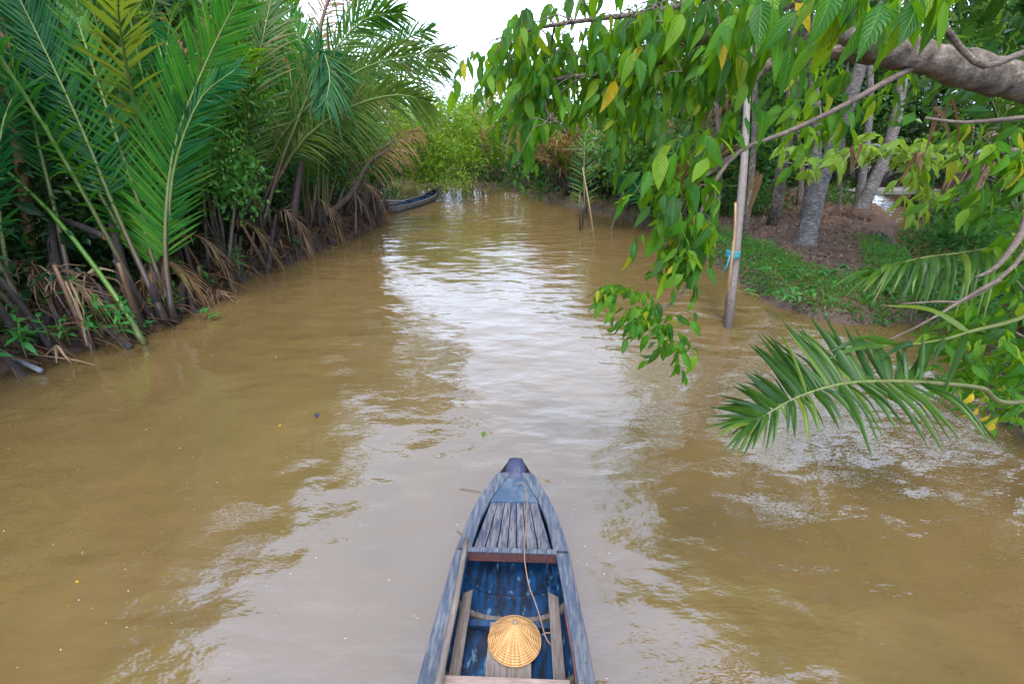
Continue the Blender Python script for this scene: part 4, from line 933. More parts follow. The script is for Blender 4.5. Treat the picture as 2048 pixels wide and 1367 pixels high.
for x, y, L_, lb in [(2.4, 26.6, 4.2, "brown-green nipa palm low on the right shore far up the channel"), (4.2, 24.3, 4.6, "bushy nipa palm with browned fronds behind the thin bamboo stick"), (5.6, 22.8, 5.0, "nipa palm with reddish dry fronds on the right shore"), (6.6, 20.2, 4.6, "nipa palm with one flat green frond facing the water beside the bamboo stick"), (4.6, 27.5, 5.4, "nipa palm in the second row on the right shore"), (7.6, 23.5, 5.2, "nipa palm behind the reddish dry fronds"), (3.3, 25.2, 3.6, "low sprawling nipa palm at the right shore's waterline"), (5.2, 22.0, 3.4, "low nipa palm drooping into the water left of the bamboo stick"), (1.4, 28.4, 3.6, "low nipa palm at the waterline where the far bank bends"), (6.4, 18.4, 3.4, "low nipa palm at the waterline right of the bamboo stick")]:
    nipa(x, y, lb, n=13, L=(L_ * .8, L_ * 1.15), mats=('nipa', 'nipa_olive', 'nipa_olive'), group=GR, nl=32, dry=.32, stubs=5, reach=(.3, .8), w=.07, ll=(.65, .9))
fr_ = [o for o in bpy.data.objects if o.get("label", "").startswith("nipa palm with one flat")][0]
hero(fr_, [(1170, 425, 20.6), (1168, 370, 20.5), (1166, 310, 20.4), (1172, 255, 20.4)], 'nipa', .1, n=30, L=.95, w=.07, t0=.06, a0=62, a1=35, vee=4, droop=.15, near=False)
hero(fr_, [(1250, 420, 18.6), (1270, 370, 18.4), (1290, 340, 18.2), (1320, 330, 18.0)], 'nipa_teal', .6, n=30, L=.9, w=.07, t0=.2, a0=55, vee=10, droop=.25, near=False)
hero(fr_, [(1300, 430, 17.6), (1280, 380, 17.5), (1265, 350, 17.3), (1235, 345, 17.0)], 'nipa_teal', -.6, n=30, L=.9, w=.07, t0=.2, a0=55, vee=10, droop=.25, near=False)
# sticks standing in the channel
stick("bamboo_stick", "thin leaning bamboo stick standing in the water of the channel", "stick", [G(1191, 503, -.3), G(1178, 415, 0) * 0 + W(1180, 420, 15.5), W(1165, 335, 15.5)], [.035, .03, .022], 'bamboo', n=8, world=True)
stick("weathered_stake", "short weathered stake in the water left of the bamboo stick", "stick", [G(1161, 468, -.3), W(1159, 425, 17.6), W(1160, 385, 17.6)], [.05, .035, .02], 'twig', n=8, world=True)
stick("weathered_stake", "second stake leaning against the first one beside the bamboo stick", "stick", [G(1164, 462, -.3), W(1167, 425, 17.9), W(1164, 400, 17.9)], [.04, .03, .02], 'twig', n=8, world=True)
# ------------------------------------------------------------------ right bank: post, trunks, slab, stump
root = empty("tied_post", G(1457, 652, 0)); tag(root, "grey weathered mooring post with a bamboo stick tied on by cyan cord", "post")
pb_ = G(1456, 654, 0); mb = MB()
tube(mb, spline([pb_ - [0, 0, .5], pb_, W(1466, 560, 9.75), W(1477, 450, 9.65), W(1488, 330, 9.55), W(1493, 230, 9.5), W(1498, 110, 9.45), W(1500, -10, 9.4)], 22), [.085, .09, .09, .08, .07, .06, .045], 10, jitter=.03); mb.build("post", M['post'], root)
mb = MB(); tube(mb, spline([G(1448, 656, -.3), W(1458, 560, 9.6), W(1469, 470, 9.5), W(1471, 405, 9.45)], 10), [.035, .032, .025], 7, jitter=.03); mb.build("bamboo_stick", M['bamboo'], root)
mb = MB(); c0 = W(1466, 507, 9.62)
for i in range(5):
    a = np.linspace(0, 2 * math.pi, 20); mb_r = .135
    tube(mb, np.stack([c0[0] + mb_r * np.cos(a), c0[1] + mb_r * np.sin(a) * .9, c0[2] + .022 * (i - 2) + .012 * np.sin(a * 1 + i)], 1), .014, 5, False)
for i in range(3):
    e = W(1460, 512, 9.42); tube(mb, spline([e, e + [U(-.06, .0), -.03, -.10], e + [U(-.10, -.02), -.02, -.24 - .05 * i]], 6), .010, 5)
mb.build("cord_binding", M['cyan'], root)
GT = "coconut palms on the far side of the grassy bank"
def coconut(label, pix, r, nf=9, L=(3.8, 5.0), crown=True, group=GT, height_=None):
    pts = [W(*q) for q in pix]; pts[0][2] = gz(pts[0][0], pts[0][1]); base = pts[0]
    root = empty("coconut_palm", base); tag(root, label, "palm", group)
    mb = MB(); k = 60; path = spline([base - [0, 0, .2]] + pts[1:], k); u = np.linspace(0, 1, k)
    rr_ = r * (1 - .3 * u + .55 * np.exp(-u * 14)) * (1 + .035 * np.sin(np.arange(k) * 2.1))
    tube(mb, path, rr_, 12, jitter=.015); mb.build("trunk", M['coir'], root)
    if crown:
        t = path[-1]
        for i in range(nf):
            az = i * 2.4 + U(-.3, .3); el = U(-.25, .8); A = np.array([math.sin(az), math.cos(az), 0]); l_ = U(*L)
            c = np.array([t, t + A * l_ * .3 + [0, 0, l_ * .30 * el + .3], t + A * l_ * .68 + [0, 0, l_ * .38 * el + .1], t + A * l_ * .92 + [0, 0, l_ * (.25 * el - .42)]])
            frond(root, c, np.array([math.cos(az), -math.sin(az), U(-.15, .15)]), M['cocob'] if random.random() > .12 else M['nipa_dry'], M['rachis'], r0=.035, n=44, L=.95, w=.05, t0=.16, a0=66, a1=28, vee=-12, droop=.45)
    return root
coconut("pale leaning coconut palm trunk rising from the grassy bank behind the tied post", [(1612, 482, 13.9), (1632, 400, 14.0), (1658, 320, 14.1), (1700, 200, 14.3), (1740, 60, 14.6), (1790, -160, 15.0)], .23)
coconut("second leaning coconut trunk right of the pale one, near the side creek", [(1712, 428, 18.0), (1745, 370, 18.1), (1778, 290, 18.3), (1800, 190, 18.5), (1815, 60, 18.8), (1825, -130, 19.2)], .24)
coconut("straight coconut trunk standing just behind the pale leaning one", [(1618, 430, 16.9), (1628, 340, 17.0), (1632, 240, 17.1), (1622, 120, 17.3), (1610, -120, 17.6)], .22)
coconut("slender coconut trunk seen between the two leaning ones", [(1722, 400, 20.5), (1728, 320, 20.6), (1740, 200, 20.8), (1735, 40, 21), (1730, -120, 21.4)], .17)
coconut("dark coconut trunk leaning right beyond the side creek", [(1935, 420, 19.5), (1962, 350, 19.6), (1990, 270, 19.8), (2040, 150, 20), (2080, -60, 20.5)], .21)
coconut("coconut trunk at the right border behind the yellow dry stalks", [(2010, 420, 21.5), (2025, 330, 21.6), (2040, 230, 21.8), (2060, 60, 22), (2090, -130, 22.5)], .20)
coconut("coconut trunk far back in the grove left of the slab bridge", [(1860, 330, 26), (1862, 280, 26), (1868, 200, 26), (1878, 60, 26), (1890, -120, 26.5)], .2)
for x, y, h in [(22, 30, 8), (15, 34, 9), (9, 36, 9), (27, 26, 8), (30, 20, 9), (12, 29, 8)]:
    b = np.array([x, y, gz(x, y)]); root = empty("coconut_palm", b); tag(root, "distant coconut palm at the back of the grove", "palm", "distant coconut palms")
    mb = MB(); top = b + [U(-.8, .8), U(-.5, .5), h]; tube(mb, spline([b, (b + top) / 2 + [.3, 0, 0], top], 16), [.24, .17, .14], 9, jitter=.03); mb.build("trunk", M['coir'], root)
    for i in range(10):
        az = i * 2.4; el = U(-.3, .8); A = np.array([math.sin(az), math.cos(az), 0]); l_ = U(3.8, 5)
        c = np.array([top, top + A * l_ * .3 + [0, 0, l_ * .3 * el + .3], top + A * l_ * .68 + [0, 0, l_ * .38 * el + .1], top + A * l_ * .92 + [0, 0, l_ * (.25 * el - .45)]])
        frond(root, c, np.array([math.cos(az), -math.sin(az), 0]), M['cocob'], M['rachis'], r0=.035, n=34, L=1.0, w=.07, t0=.16, a0=66, a1=28, vee=-12, droop=.45, rows=3)
# low coconut fronds filling the grove's upper right
gp = empty("young_coconut_palm", W(2030, 420, 15)); tag(gp, "young coconut palm with long hanging fronds at the upper right border", "palm")
for c_ in [[(2030, 420, 15), (2000, 250, 15), (1950, 150, 14.6), (1880, 130, 14.2), (1830, 180, 13.9)], [(2040, 420, 15), (2050, 220, 15), (2080, 80, 14.6), (2150, 20, 14)], [(2025, 420, 15), (1985, 300, 15), (1930, 260, 14.5), (1870, 300, 14.2), (1845, 370, 14)],
           [(2030, 420, 15), (2010, 200, 15), (2000, 60, 14.6), (1960, -40, 14.2)], [(2040, 420, 15), (2060, 290, 14.6), (2070, 200, 14.2), (2040, 150, 13.8)], [(2030, 420, 15.2), (2020, 240, 15.4), (1960, 60, 15.4), (1860, 10, 15.4)]]:
    hero(gp, c_, 'cocob', .5, rmat='rachis', n=50, L=1.15, w=.055, t0=.2, a0=60, vee=-10, droop=.5)
dryp = empty("dry_stalks", W(1880, 425, 18)); tag(dryp, "fan of pale dry palm stalks standing beyond the side creek", "stalks")
for i in range(16):
    b = G(1885 + U(-25, 40), 425 + U(-6, 6), .5); mb = MB(); tube(mb, spline([b, b + [.25 * i * .1 + U(-.3, .5), 0, 1.6], b + [U(.2, 1.5), U(-.3, .3), U(2.6, 4.2)]], 7), [.075, .05, .02], 6, jitter=.05); mb.build("stalk", M['dead'] if i % 3 else M['petiole_dry'], dryp)
# slender trees behind the tied post
GS = "slender trees on the right bank"
for lb, pix, r in [("slim grey tree directly behind the tied post", [(1500, 430, 14.5), (1505, 330, 14.4), (1510, 200, 14.4), (1500, 60, 14.4), (1480, -120, 14.5)], .09), ("slim tree right of the tied post with a bare foot", [(1552, 432, 16), (1556, 350, 16), (1575, 240, 16), (1580, 100, 16), (1600, -100, 16)], .09),
        ("slim dark tree left of the tied post", [(1440, 400, 17), (1442, 300, 17), (1430, 180, 17), (1440, 0, 17)], .10), ("thin dark tree behind the hanging leaf cluster", [(1345, 395, 21), (1345, 300, 21), (1340, 180, 21), (1330, 20, 21)], .14),
        ("forked slim tree in the shade far behind the post", [(1600, 400, 20), (1602, 330, 20), (1590, 240, 20), (1580, 80, 20)], .12), ("thin tree near the slab bridge's left end", [(1680, 370, 24), (1684, 300, 24), (1690, 200, 24), (1700, 20, 24)], .12)]:
    pts = [W(*q) for q in pix]; pts[0][2] = gz(pts[0][0], pts[0][1]) - .05
    cs = [pts[-1] + [U(-1.2, 1.2), U(-1, 1), U(-1.2, .8)] for _ in range(6)]
    root = empty("slender_tree", pts[0]); tag(root, lb, "tree", GS)
    mb = MB(); tube(mb, spline(pts, 14), [r * 1.15, r, r * .6], 8, jitter=.05); mb.build("trunk", M['bark'], root)
    V, Fc, uv = leaf_cloud(900, cs, [(1.0, 1.0, .8)] * 6, .2, clump=7); mb = MB(); mb.add(V, Fc, uv); mb.build("crown", M['mid'], root, smooth=False)
# slab bridge and its block
sa, sb_ = G(1690, 383, .75), G(1862, 380, .75); root = empty("slab_bridge", (sa + sb_) / 2); tag(root, "low grey concrete slab bridge crossing the side creek", "bridge")
mb = MB(); d = nrm(sb_ - sa); q = np.cross(d, [0, 0, 1]); ax = np.array([d, -q, [0, 0, 1]])
L_ = float(np.linalg.norm(sb_ - sa)); box(mb, (sa + sb_) / 2, (L_, 1.3, .16), ax); mb.build("deck_slab", M['concrete'], root, smooth=False)
for t in (.03, .97): mb = MB(); box(mb, sa + d * L_ * t + [0, 0, -.45], (.5, 1.2, .72), ax); mb.build("abutment", M['concrete'], root, smooth=False)
# dark root ball at the point
c0 = G(1752, 492, .35); root = empty("root_ball", c0); tag(root, "dark fibrous coconut root ball at the tip of the earth bank", "stump")
mb = MB(); th = np.linspace(0, math.pi, 12); ph = np.linspace(0, 2 * math.pi, 18, endpoint=False)
v = np.array([[math.sin(a) * math.cos(b), math.sin(a) * math.sin(b), math.cos(a)] for a in th for b in ph]) * np.array([.34, .34, .42]) * (1 + rng.normal(0, .05, (216, 1))) + c0
i = np.arange(216).reshape(12, 18); i2 = np.roll(i, -1, 1); mb.add(v, np.stack([i[:-1], i[1:], i2[1:], i2[:-1]], -1).reshape(-1, 4)); mb.build("stump_body", M['stub'], root)
o = ribbons(260, c0, (.26, .26, .32), .22, .012, .9, 'petiole_dry', root, "root_fibres", (0, 0, -.3), .9)
c0 = G(1712, 432, .62); root = empty("trunk_skirt", c0); tag(root, "mossy mound of roots round the second coconut trunk's foot", "roots")
mb = MB(); v = np.array([[math.sin(a) * math.cos(b), math.sin(a) * math.sin(b), math.cos(a)] for a in th for b in ph]) * np.array([.5, .5, .26]) * (1 + rng.normal(0, .05, (216, 1))) + c0; mb.add(v, np.stack([i[:-1], i[1:], i2[1:], i2[:-1]], -1).reshape(-1, 4)); mb.build("root_mound", M['earth'], root); ribbons(320, c0 + np.array([0, 0, .1]), (.3, .3, .08), .35, .016, .9, 'roots', root, "root_fibres", (0, 0, .1), .9)
stick("hanging_aerial_root", "pale curved aerial root hanging beside the pale coconut trunk", "root", [W(1672, 330, 13.2), W(1682, 380, 13.2), W(1676, 410, 13.2), W(1658, 432, 13.4)], [.04, .035, .02], 'twig', n=12, world=True)

# ------------------------------------------------------------------ grove and shrubs behind the right bank
for lb, pcs, nn, sz, mt, rr_ in [
    ("leafy shrub with broad green leaves left of the hanging leaf cluster", [(1230, 260, 17), (1260, 300, 17), (1300, 260, 16.5), (1220, 310, 17.5), (1320, 310, 16.5), (1280, 230, 17)], 1500, .26, 'mid', .9),
    ("dark shrub behind the nipa palms of the right shore", [(1330, 360, 18), (1290, 380, 18), (1370, 380, 18), (1340, 330, 18.5)], 1100, .22, 'dark', .9),
    ("low dark undergrowth shrub left of the slim tree", [(1500, 400, 18), (1540, 405, 18), (1470, 405, 18)], 900, .18, 'mid', .55),
    ("low shrub beside the slab bridge's left end", [(1640, 395, 21), (1680, 390, 21), (1690, 410, 20)], 800, .18, 'mid', .6),
    ("bushy shrub on the creek's far bank", [(1880, 430, 17), (1920, 420, 17), (1960, 430, 16), (1990, 440, 15)], 1500, .2, 'mid', .6),
    ("green bush on the creek bank under the young coconut palm", [(1900, 470, 13.5), (1950, 465, 13), (1990, 480, 12.5), (1860, 480, 14)], 1700, .16, 'cover', .6),
    ("bush at the right border above the creek mouth", [(1930, 560, 10), (1990, 550, 9.6), (2040, 570, 9), (1950, 610, 9)], 1500, .15, 'cover', .5)]:
    cs = [W(*q) for q in pcs]; b = cs[0].copy(); b[2] = gz(b[0], b[1])
    tree("shrub", lb, "shrub", b, np.mean(cs, 0), cs, [(rr_, rr_, rr_ * .8)] * len(cs), nn, sz, mt, "shrubs on the right bank", .05, limbs=5, clump=8, tmat='twig')
for x, y, h, mt in [(4, 38, 8, 'far'), (8.5, 33, 8.5, 'mid'), (9.5, 27, 8, 'dark'), (13, 26, 8, 'dark'), (17, 31, 9, 'mid'), (21, 35, 10, 'dark'), (26, 30, 9, 'mid'), (28, 24, 9, 'dark'), (31, 17, 9, 'dark'), (11, 30, 9, 'dark'), (16, 27, 9, 'mid'), (20, 29, 9, 'dark'), (25, 24, 9, 'dark'), (12, 40, 10, 'mid'), (24, 20, 8, 'mid'), (8.8, 22, 7, 'mid'), (-9, 41, 7, 'far'), (-14, 38, 8, 'mid'), (0, 42, 7, 'far'), (20, 42, 11, 'dark'), (33, 36, 11, 'dark'), (38, 30, 13, 'dark'), (36, 23, 12, 'dark'), (42, 40, 14, 'dark'), (29, 44, 13, 'dark'), (36, 15, 12, 'dark'), (33, 26, 12, 'mid')]:
    cs = [(x + U(-2, 2), y + U(-1.6, 1.6), U(1.6 if y < 28 else .8, h)) for _ in range(11)]
    tree("grove_tree", "leafy tree in the grove filling the background beyond the banks", "tree", (x, y, gz(x, y)), (x, y, h * .9), cs, [(1.7, 1.6, 1.2)] * 11, 3000, .32, mt, "leafy trees in the background grove", .17, clump=7)

# ground cover, grass, roots and litter on the right bank
def scatter(n, x0, x1, y0, y1, dmin, dmax):
    P = np.stack([rng.uniform(x0, x1, n), rng.uniform(y0, y1, n)], 1); d = signed(P[:, 0], P[:, 1]); P = P[(d > dmin) & (d < dmax)]
    return np.column_stack([P, height(P[:, 0], P[:, 1])])
def blades(P, h, w, lean, mat, name, label):
    n = len(P); s = np.linspace(0, 1, 4); D = nrm(rng.normal(0, lean, (n, 3)) + [0, 0, 1.]); out = nrm(rng.normal(0, 1, (n, 3)) * [1, 1, 0]); hh_ = h * np.exp(rng.normal(0, .3, n))
    pts = P[:, None] + D[:, None] * (hh_[:, None] * s)[:, :, None] + out[:, None] * (hh_[:, None] * .45 * s ** 2)[:, :, None] - np.array([0, 0, 1.]) * (hh_[:, None] * .25 * s ** 2)[:, :, None]
    Wd = nrm(np.cross(D, out)); hw = w * .5 * np.array([.8, 1, .7, .05])
    V = np.stack([pts - Wd[:, None] * hw[None, :, None], pts + Wd[:, None] * hw[None, :, None]], 2)
    mb = MB(); mb.add(V.reshape(-1, 3), strip_faces(n, 4, 2)); tag(mb.build(name, M[mat]), label, kind="stuff")
P = scatter(26000, 5.6, 11.5, 8.6, 18, .05, 1.5); P = P[(rng.random(len(P)) < np.where(P[:, 1] < 14, .9, .35))]
blades(P, .20, .014, .5, 'grass', "grass", "green grass along the edge of the right bank")
P = scatter(24000, 7.0, 22, 3, 24, .05, 2.4); P = P[(P[:, 0] > 8.4 + (P[:, 1] - 7) * .72)]
blades(P, .36, .020, .5, 'grass', "grass", "taller grass on the creek's far bank")
def cover(P, size, mat, name, label, up=.06):
    n = len(P); V, Fc, uv = leaf_cloud(n, [(0, 0, 0)], [(1e-4, 1e-4, 1e-4)], size, asp=.55, hang=-.1)
    V = V.reshape(n, 4, 3) + (P + np.abs(rng.normal(0, up, (n, 1))) * [0, 0, 1])[:, None]
    mb = MB(); mb.add(V.reshape(-1, 3), Fc, uv); tag(mb.build(name, M[mat], smooth=False), label, kind="stuff")
P = scatter(15000, 5.6, 11.5, 8.6, 19, -.05, 1.2); cover(P, .10, 'cover', "ground_cover", "small-leaved green ground cover spilling over the right bank", .09)
P = scatter(16000, 6.5, 13, 2.5, 12, -.08, 1.6); P = P[P[:, 1] < 9]; cover(P, .12, 'cover', "ground_cover", "green ground cover on the near right bank", .12)
P = scatter(40000, 5.5, 26, 9, 32, .9, 14); cover(P, .10, 'roots', "leaf_litter", "brown fallen leaves covering the earth under the palms", .012)
P = scatter(16000, -14, -6, 3, 30, .1, 4); cover(P, .14, 'dead', "leaf_litter", "brown fallen leaves under the nipa palms", .05)
P = scatter(20000, 5.0, 12.5, 2, 20, -.14, .28)
n = len(P); mbx = MB()
D = nrm(rng.normal(0, .7, (n, 3)) + [0, 0, -.5]); s = np.linspace(0, 1, 4); l_ = .26 * np.exp(rng.normal(0, .35, n))
pts = (P + [0, 0, .06])[:, None] + D[:, None] * (l_[:, None] * s)[:, :, None] + np.cumsum(rng.normal(0, .02, (n, 4, 3)), 1); pts[..., 2] = np.maximum(pts[..., 2], .0)
Wd = nrm(rng.normal(0, 1, (n, 3))) * .007; V = np.stack([pts - Wd[:, None], pts + Wd[:, None]], 2)
mbx.add(V.reshape(-1, 3), strip_faces(n, 4, 2)); tag(mbx.build("root_tangle", M['roots']), "grey-brown tangle of dry roots hanging down the bank face", kind="stuff")
P = scatter(16000, -12, 8, 16, 36, -.15, .7); P = P[(P[:, 0] > -4) | (P[:, 1] > 30)]
blades(P[::2], .55, .035, .6, 'grass', "shore_grass", "coarse green growth fringing the far shore")
blades(P[1::2], .50, .030, .8, 'dead', "shore_straw", "brown dead blades fringing the far shore")
WB = leaf_set("bankweed", 'weed', 4, wid=.5)
for px, py, lb in [(1520, 600, "pale weed hanging over the bank edge right of the tied post"), (1600, 590, "bright weed clump midway along the bank face"), (1680, 585, "broad-leaved weed on the bank below the leaning palm"), (1760, 590, "weed clump near the tip of the bank"), (1560, 560, "yellow-green vine leaves on top of the bank edge"), (1640, 545, "dense leafy weed on the bank behind the frond's tip"), (1725, 545, "leafy weed on the bank below the root ball"), (1800, 570, "weed clump above the creek mouth")]:
    weed(lb, G(px, py, .55 if py < 570 else .4), 28, .16, .22, "leafy weeds on the right bank", .4, WB)

# ------------------------------------------------------------------ near right bank: trees just outside the frame that shade the water
for x, y, h in [(9.8, 1.2, 12), (10.8, -2.4, 11), (10.6, 4.6, 13), (11.0, 8.0, 13), (13.4, 11.4, 14)]:
    cs = [(x + U(-2.0, 1.6), y + U(-1.8, 1.8), U(4.0, h)) for _ in range(20)]
    tree("bank_tree", "leafy tree on the near right bank just outside the picture", "tree", (x, y, gz(x, y)), (x, y, h * .9), cs, [(1.5, 1.5, 1.1)] * 20, 5200, .34, 'mid', "trees outside the picture's edge", .16, clump=7)
for x, y, h in [(-11.8, 4.4, 12.5), (-12.2, .6, 12.0), (-11.8, -3.2, 11.0)]:
    cs = [(x + U(-1.6, 2.4), y + U(-1.8, 1.8), U(2.2, h)) for _ in range(24)]
    tree("bank_tree", "leafy tree on the near left bank just outside the picture", "tree", (x, y, gz(x, y)), (x, y, h * .9), cs, [(1.6, 1.6, 1.2)] * 24, 7000, .34, 'far', "trees outside the picture's edge", .16, clump=7)

for lb, bx, lumps in [("tall bank tree behind the tied post whose crown rises above the picture", (9.2, 16.2), [(U(5.2, 9.0), U(12.5, 17.5), U(8.6, 12.5)) for _ in range(22)]), ("tall bank tree beyond the creek mouth whose crown rises above the picture", (11.4, 9.2), [(U(6.6, 10.5), U(8.4, 12.0), U(7.4, 11.5)) for _ in range(22)])]:
    b = np.array([bx[0], bx[1], gz(*bx)]); tree("bank_tree", lb, "tree", b, np.mean(lumps, 0), lumps, [(1.3, 1.3, .9)] * 22, 6500, .30, 'mid', None, .16, limbs=9, clump=6)
# ------------------------------------------------------------------ foreground broadleaf tree
BROAD = leaf_set("broad", 'broad', 9, wid=.38)
BROADI = leaf_set("broadmass", 'broad_i', 6, wid=.38)
tp = np.array([7.7, 4.3, .45])
ft = empty("overhanging_tree", tp); tag(ft, "near broadleaf tree on the right reaching over the water with large drooping leaves", "tree"); ftl = tuple(tp)
mb = MB(); tube(mb, spline([tp - [0, 0, .3], tp + [-.1, .05, 1.2], tp + [-.9, .1, 2.9], W(2330, 235, 4.1), W(2180, 205, 3.75)], 18), [.24, .19, .17, .15], 12, jitter=.03); mb.build("trunk", M['bark'], ft)
def limb(pix, r, n=14, seg=8, jit=.05, name="branch", parent=ft, mat='bark'):
    pts = spline([W(*q) for q in pix], n); mb = MB(); tube(mb, pts, r, seg, jitter=jit); mb.build(name, M[mat], parent); return pts
b1 = limb([(2180, 205, 3.75), (2048, 168, 3.55), (1940, 140, 3.4), (1860, 118, 3.3), (1790, 100, 3.2), (1735, 78, 3.15), (1688, 58, 3.1)], [.14, .12, .125, .10, .115, .085, .08], 40, 14, .05)
b2 = limb([(1800, 105, 3.22), (1740, 112, 3.3), (1660, 105, 3.35), (1560, 118, 3.4), (1500, 165, 3.4), (1470, 230, 3.4)], [.06, .05, .04, .022], 16)
b3 = limb([(2000, -160, 2.9), (1800, -80, 2.85), (1650, -25, 2.9), (1560, 15, 2.95), (1450, 62, 3.0), (1380, 92, 3.05), (1250, 152, 3.15), (1170, 150, 3.25), (1080, 165, 3.4), (1010, 190, 3.5)], [.05, .04, .03, .022, .014, .008], 26)
b4 = limb([(1860, 118, 3.3), (1770, 165, 3.2), (1680, 215, 3.15), (1580, 262, 3.1), (1480, 303, 3.05), (1420, 380, 3.0), (1390, 470, 2.98), (1380, 560, 2.98), (1335, 612, 3.0), (1275, 640, 3.0)], [.024, .020, .017, .014, .012, .010, .008, .006], 30, 7, mat='twig')
b5 = limb([(1480, 303, 3.05), (1440, 330, 3.08), (1390, 370, 3.1), (1350, 430, 3.1), (1330, 500, 3.1)], [.018, .016, .012, .008], 14, 6)
b6 = limb([(1700, -60, 2.8), (1500, -30, 2.85), (1330, 20, 2.95), (1180, 40, 3.1), (1060, 60, 3.25), (1000, 90, 3.35)], [.03, .022, .014, .008], 18, 6)
b7 = limb([(2200, 60, 2.6), (2048, 105, 2.5), (1960, 130, 2.45), (1880, 40, 2.3), (1850, -40, 2.2)], [.02, .018, .014, .01], 14, 6)
b8 = limb([(2150, 225, 3.0), (2048, 235, 3.0), (1930, 245, 3.0), (1850, 236, 3.0)], [.018, .014, .008], 10, 6, name="bare_twig", mat='twig')
b9 = limb([(1100, 160, 3.35), (1090, 210, 3.35), (1105, 240, 3.35), (1120, 245, 3.35)], [.014, .012, .008], 8, 6)
fg = []          # (position, direction, size, screen size)
def sprig(p, d, n, size, hang=.8, slen=None, parent=ft):
    """short leafy shoot with alternate drooping leaves"""
    p = np.asarray(p, float); d = nrm(np.asarray(d, float)); sl = slen or size * 1.3
    q = spline([p, p + d * sl * .5 + [0, 0, .02], p + d * sl + [0, 0, -.12 * hang * sl * 3]], 6)
    for i in range(n):
        b = q[min(5, 1 + (i * 5) // n)]; a = i * 2.4 + U(-.5, .5)
        dd = nrm(d * .35 + np.array([math.cos(a), math.sin(a), 0]) * .55 + np.array([0, 0, -hang * U(.6, 1.5)]))
        fg.append((b, dd, size * U(.5, 1.15)))
    return q
twigs = MB()
def leafy(path, n, spread, size, hang=.9, nl=(5, 7), t=(.1, 1.0)):
    for _ in range(n):
        i = int(U(t[0], t[1]) * (len(path) - 1)); c = path[i] + np.array([U(-1, 1) * spread[0], U(-1, 1) * spread[1], U(-1, 1) * spread[2]])
        j = path[max(0, i - 1)]; tube(twigs, spline([j, (j + c) / 2 + [0, 0, .04], c], 5), [.006, .003], 4, False)
        q = sprig(c, np.array([U(-1, .3), U(-.6, .6), U(-.5, .2)]), random.randint(*nl), size, hang); tube(twigs, q, [.004, .002], 4, False)
leafy(b3, 46, (.26, .30, .18), .16, t=(.35, 1))
leafy(b6, 46, (.26, .30, .16), .16, t=(.25, 1))
leafy(b9, 5, (.12, .1, .08), .19)
for px, py, d, sp, nn, sz in [(1040, 110, 3.4, .2, 9, .19), (1110, 60, 3.3, .25, 9, .2), (1200, 90, 3.2, .25, 11, .2), (1230, 190, 3.3, .2, 9, .21), (1330, 120, 3.1, .25, 10, .22), (1330, 190, 3.2, .2, 6, .2), (1450, 30, 2.8, .3, 9, .22), (1550, 30, 2.6, .2, 7, .23), (1420, 120, 3.1, .2, 7, .22), (1060, 215, 3.45, .14, 6, .19), (1010, 150, 3.5, .12, 5, .18),
                              (1610, 20, 2.1, .10, 3, .22), (1740, -30, 1.9, .10, 2, .23), (1850, -10, 1.8, .08, 2, .24), (1910, 0, 1.8, .07, 1, .23), (1990, -60, 1.8, .10, 2, .23), (1520, 90, 2.7, .14, 4, .21), (1280, 20, 2.8, .3, 9, .2), (1150, 140, 3.3, .25, 10, .2)]:
    for _ in range(nn): sprig(W(px, py, d) + np.array([U(-sp, sp), U(-sp, sp), U(-sp, sp) * .7]), (U(-1, .4), U(-.5, .5), U(-.4, .2)), random.randint(4, 6), sz, 1.0)
leafy(b4, 14, (.08, .10, .08), .15, hang=.8, t=(.54, .80))

for px, py, d, nn, sz, sp in [(1415, 250, 2.8, 4, .22, .06), (1390, 300, 2.8, 5, .23, .07), (1350, 330, 2.9, 4, .18, .07), (1320, 370, 3.0, 4, .16, .07), (1400, 370, 2.8, 4, .23, .06), (1290, 400, 3.05, 4, .15, .05), (1340, 430, 2.9, 5, .20, .07), (1390, 460, 2.8, 3, .22, .05), (1400, 520, 2.9, 3, .19, .05), (1350, 500, 2.95, 3, .19, .05), (1295, 460, 3.05, 2, .16, .03), (1430, 530, 2.9, 2, .19, .03),
                          (1255, 575, 3.0, 4, .12, .05), (1222, 585, 3.0, 4, .12, .03), (1290, 580, 3.0, 4, .12, .04), (1270, 620, 3.0, 7, .13, .05), (1310, 610, 3.0, 4, .12, .04), (1330, 640, 3.0, 6, .13, .05), (1350, 665, 3.0, 5, .13, .04), (1250, 650, 3.0, 2, .11, .03), (1340, 690, 3.0, 2, .13, .02), (1345, 720, 3.0, 1, .12, .01), (1215, 575, 3.0, 2, .12, .02)]:
    for _ in range(nn): sprig(W(px, py, d) + np.array([U(-sp, sp), U(-sp, sp), U(-sp, sp)]), (U(-1, .7), U(-.7, .4), U(-.5, .2)), random.randint(3, 5), sz, .7)
for px, py, d, nn, sz, sp in [(1620, 160, 3.6, 5, .2, .16), (1690, 190, 3.6, 5, .2, .16), (1590, 220, 3.4, 4, .19, .14), (1700, 240, 3.4, 4, .2, .14), (1640, 270, 3.4, 3, .18, .1), (1760, 160, 3.7, 4, .2, .14)]:
    for _ in range(nn): sprig(W(px, py, d) + np.array([U(-sp, sp), U(-sp, sp), U(-sp, sp)]), (U(-1, .7), U(-.7, .4), U(-.5, .2)), random.randint(3, 5), sz, .8)
twigs.build("twig_mass", M['twig'], ft)["kind"] = "stuff"
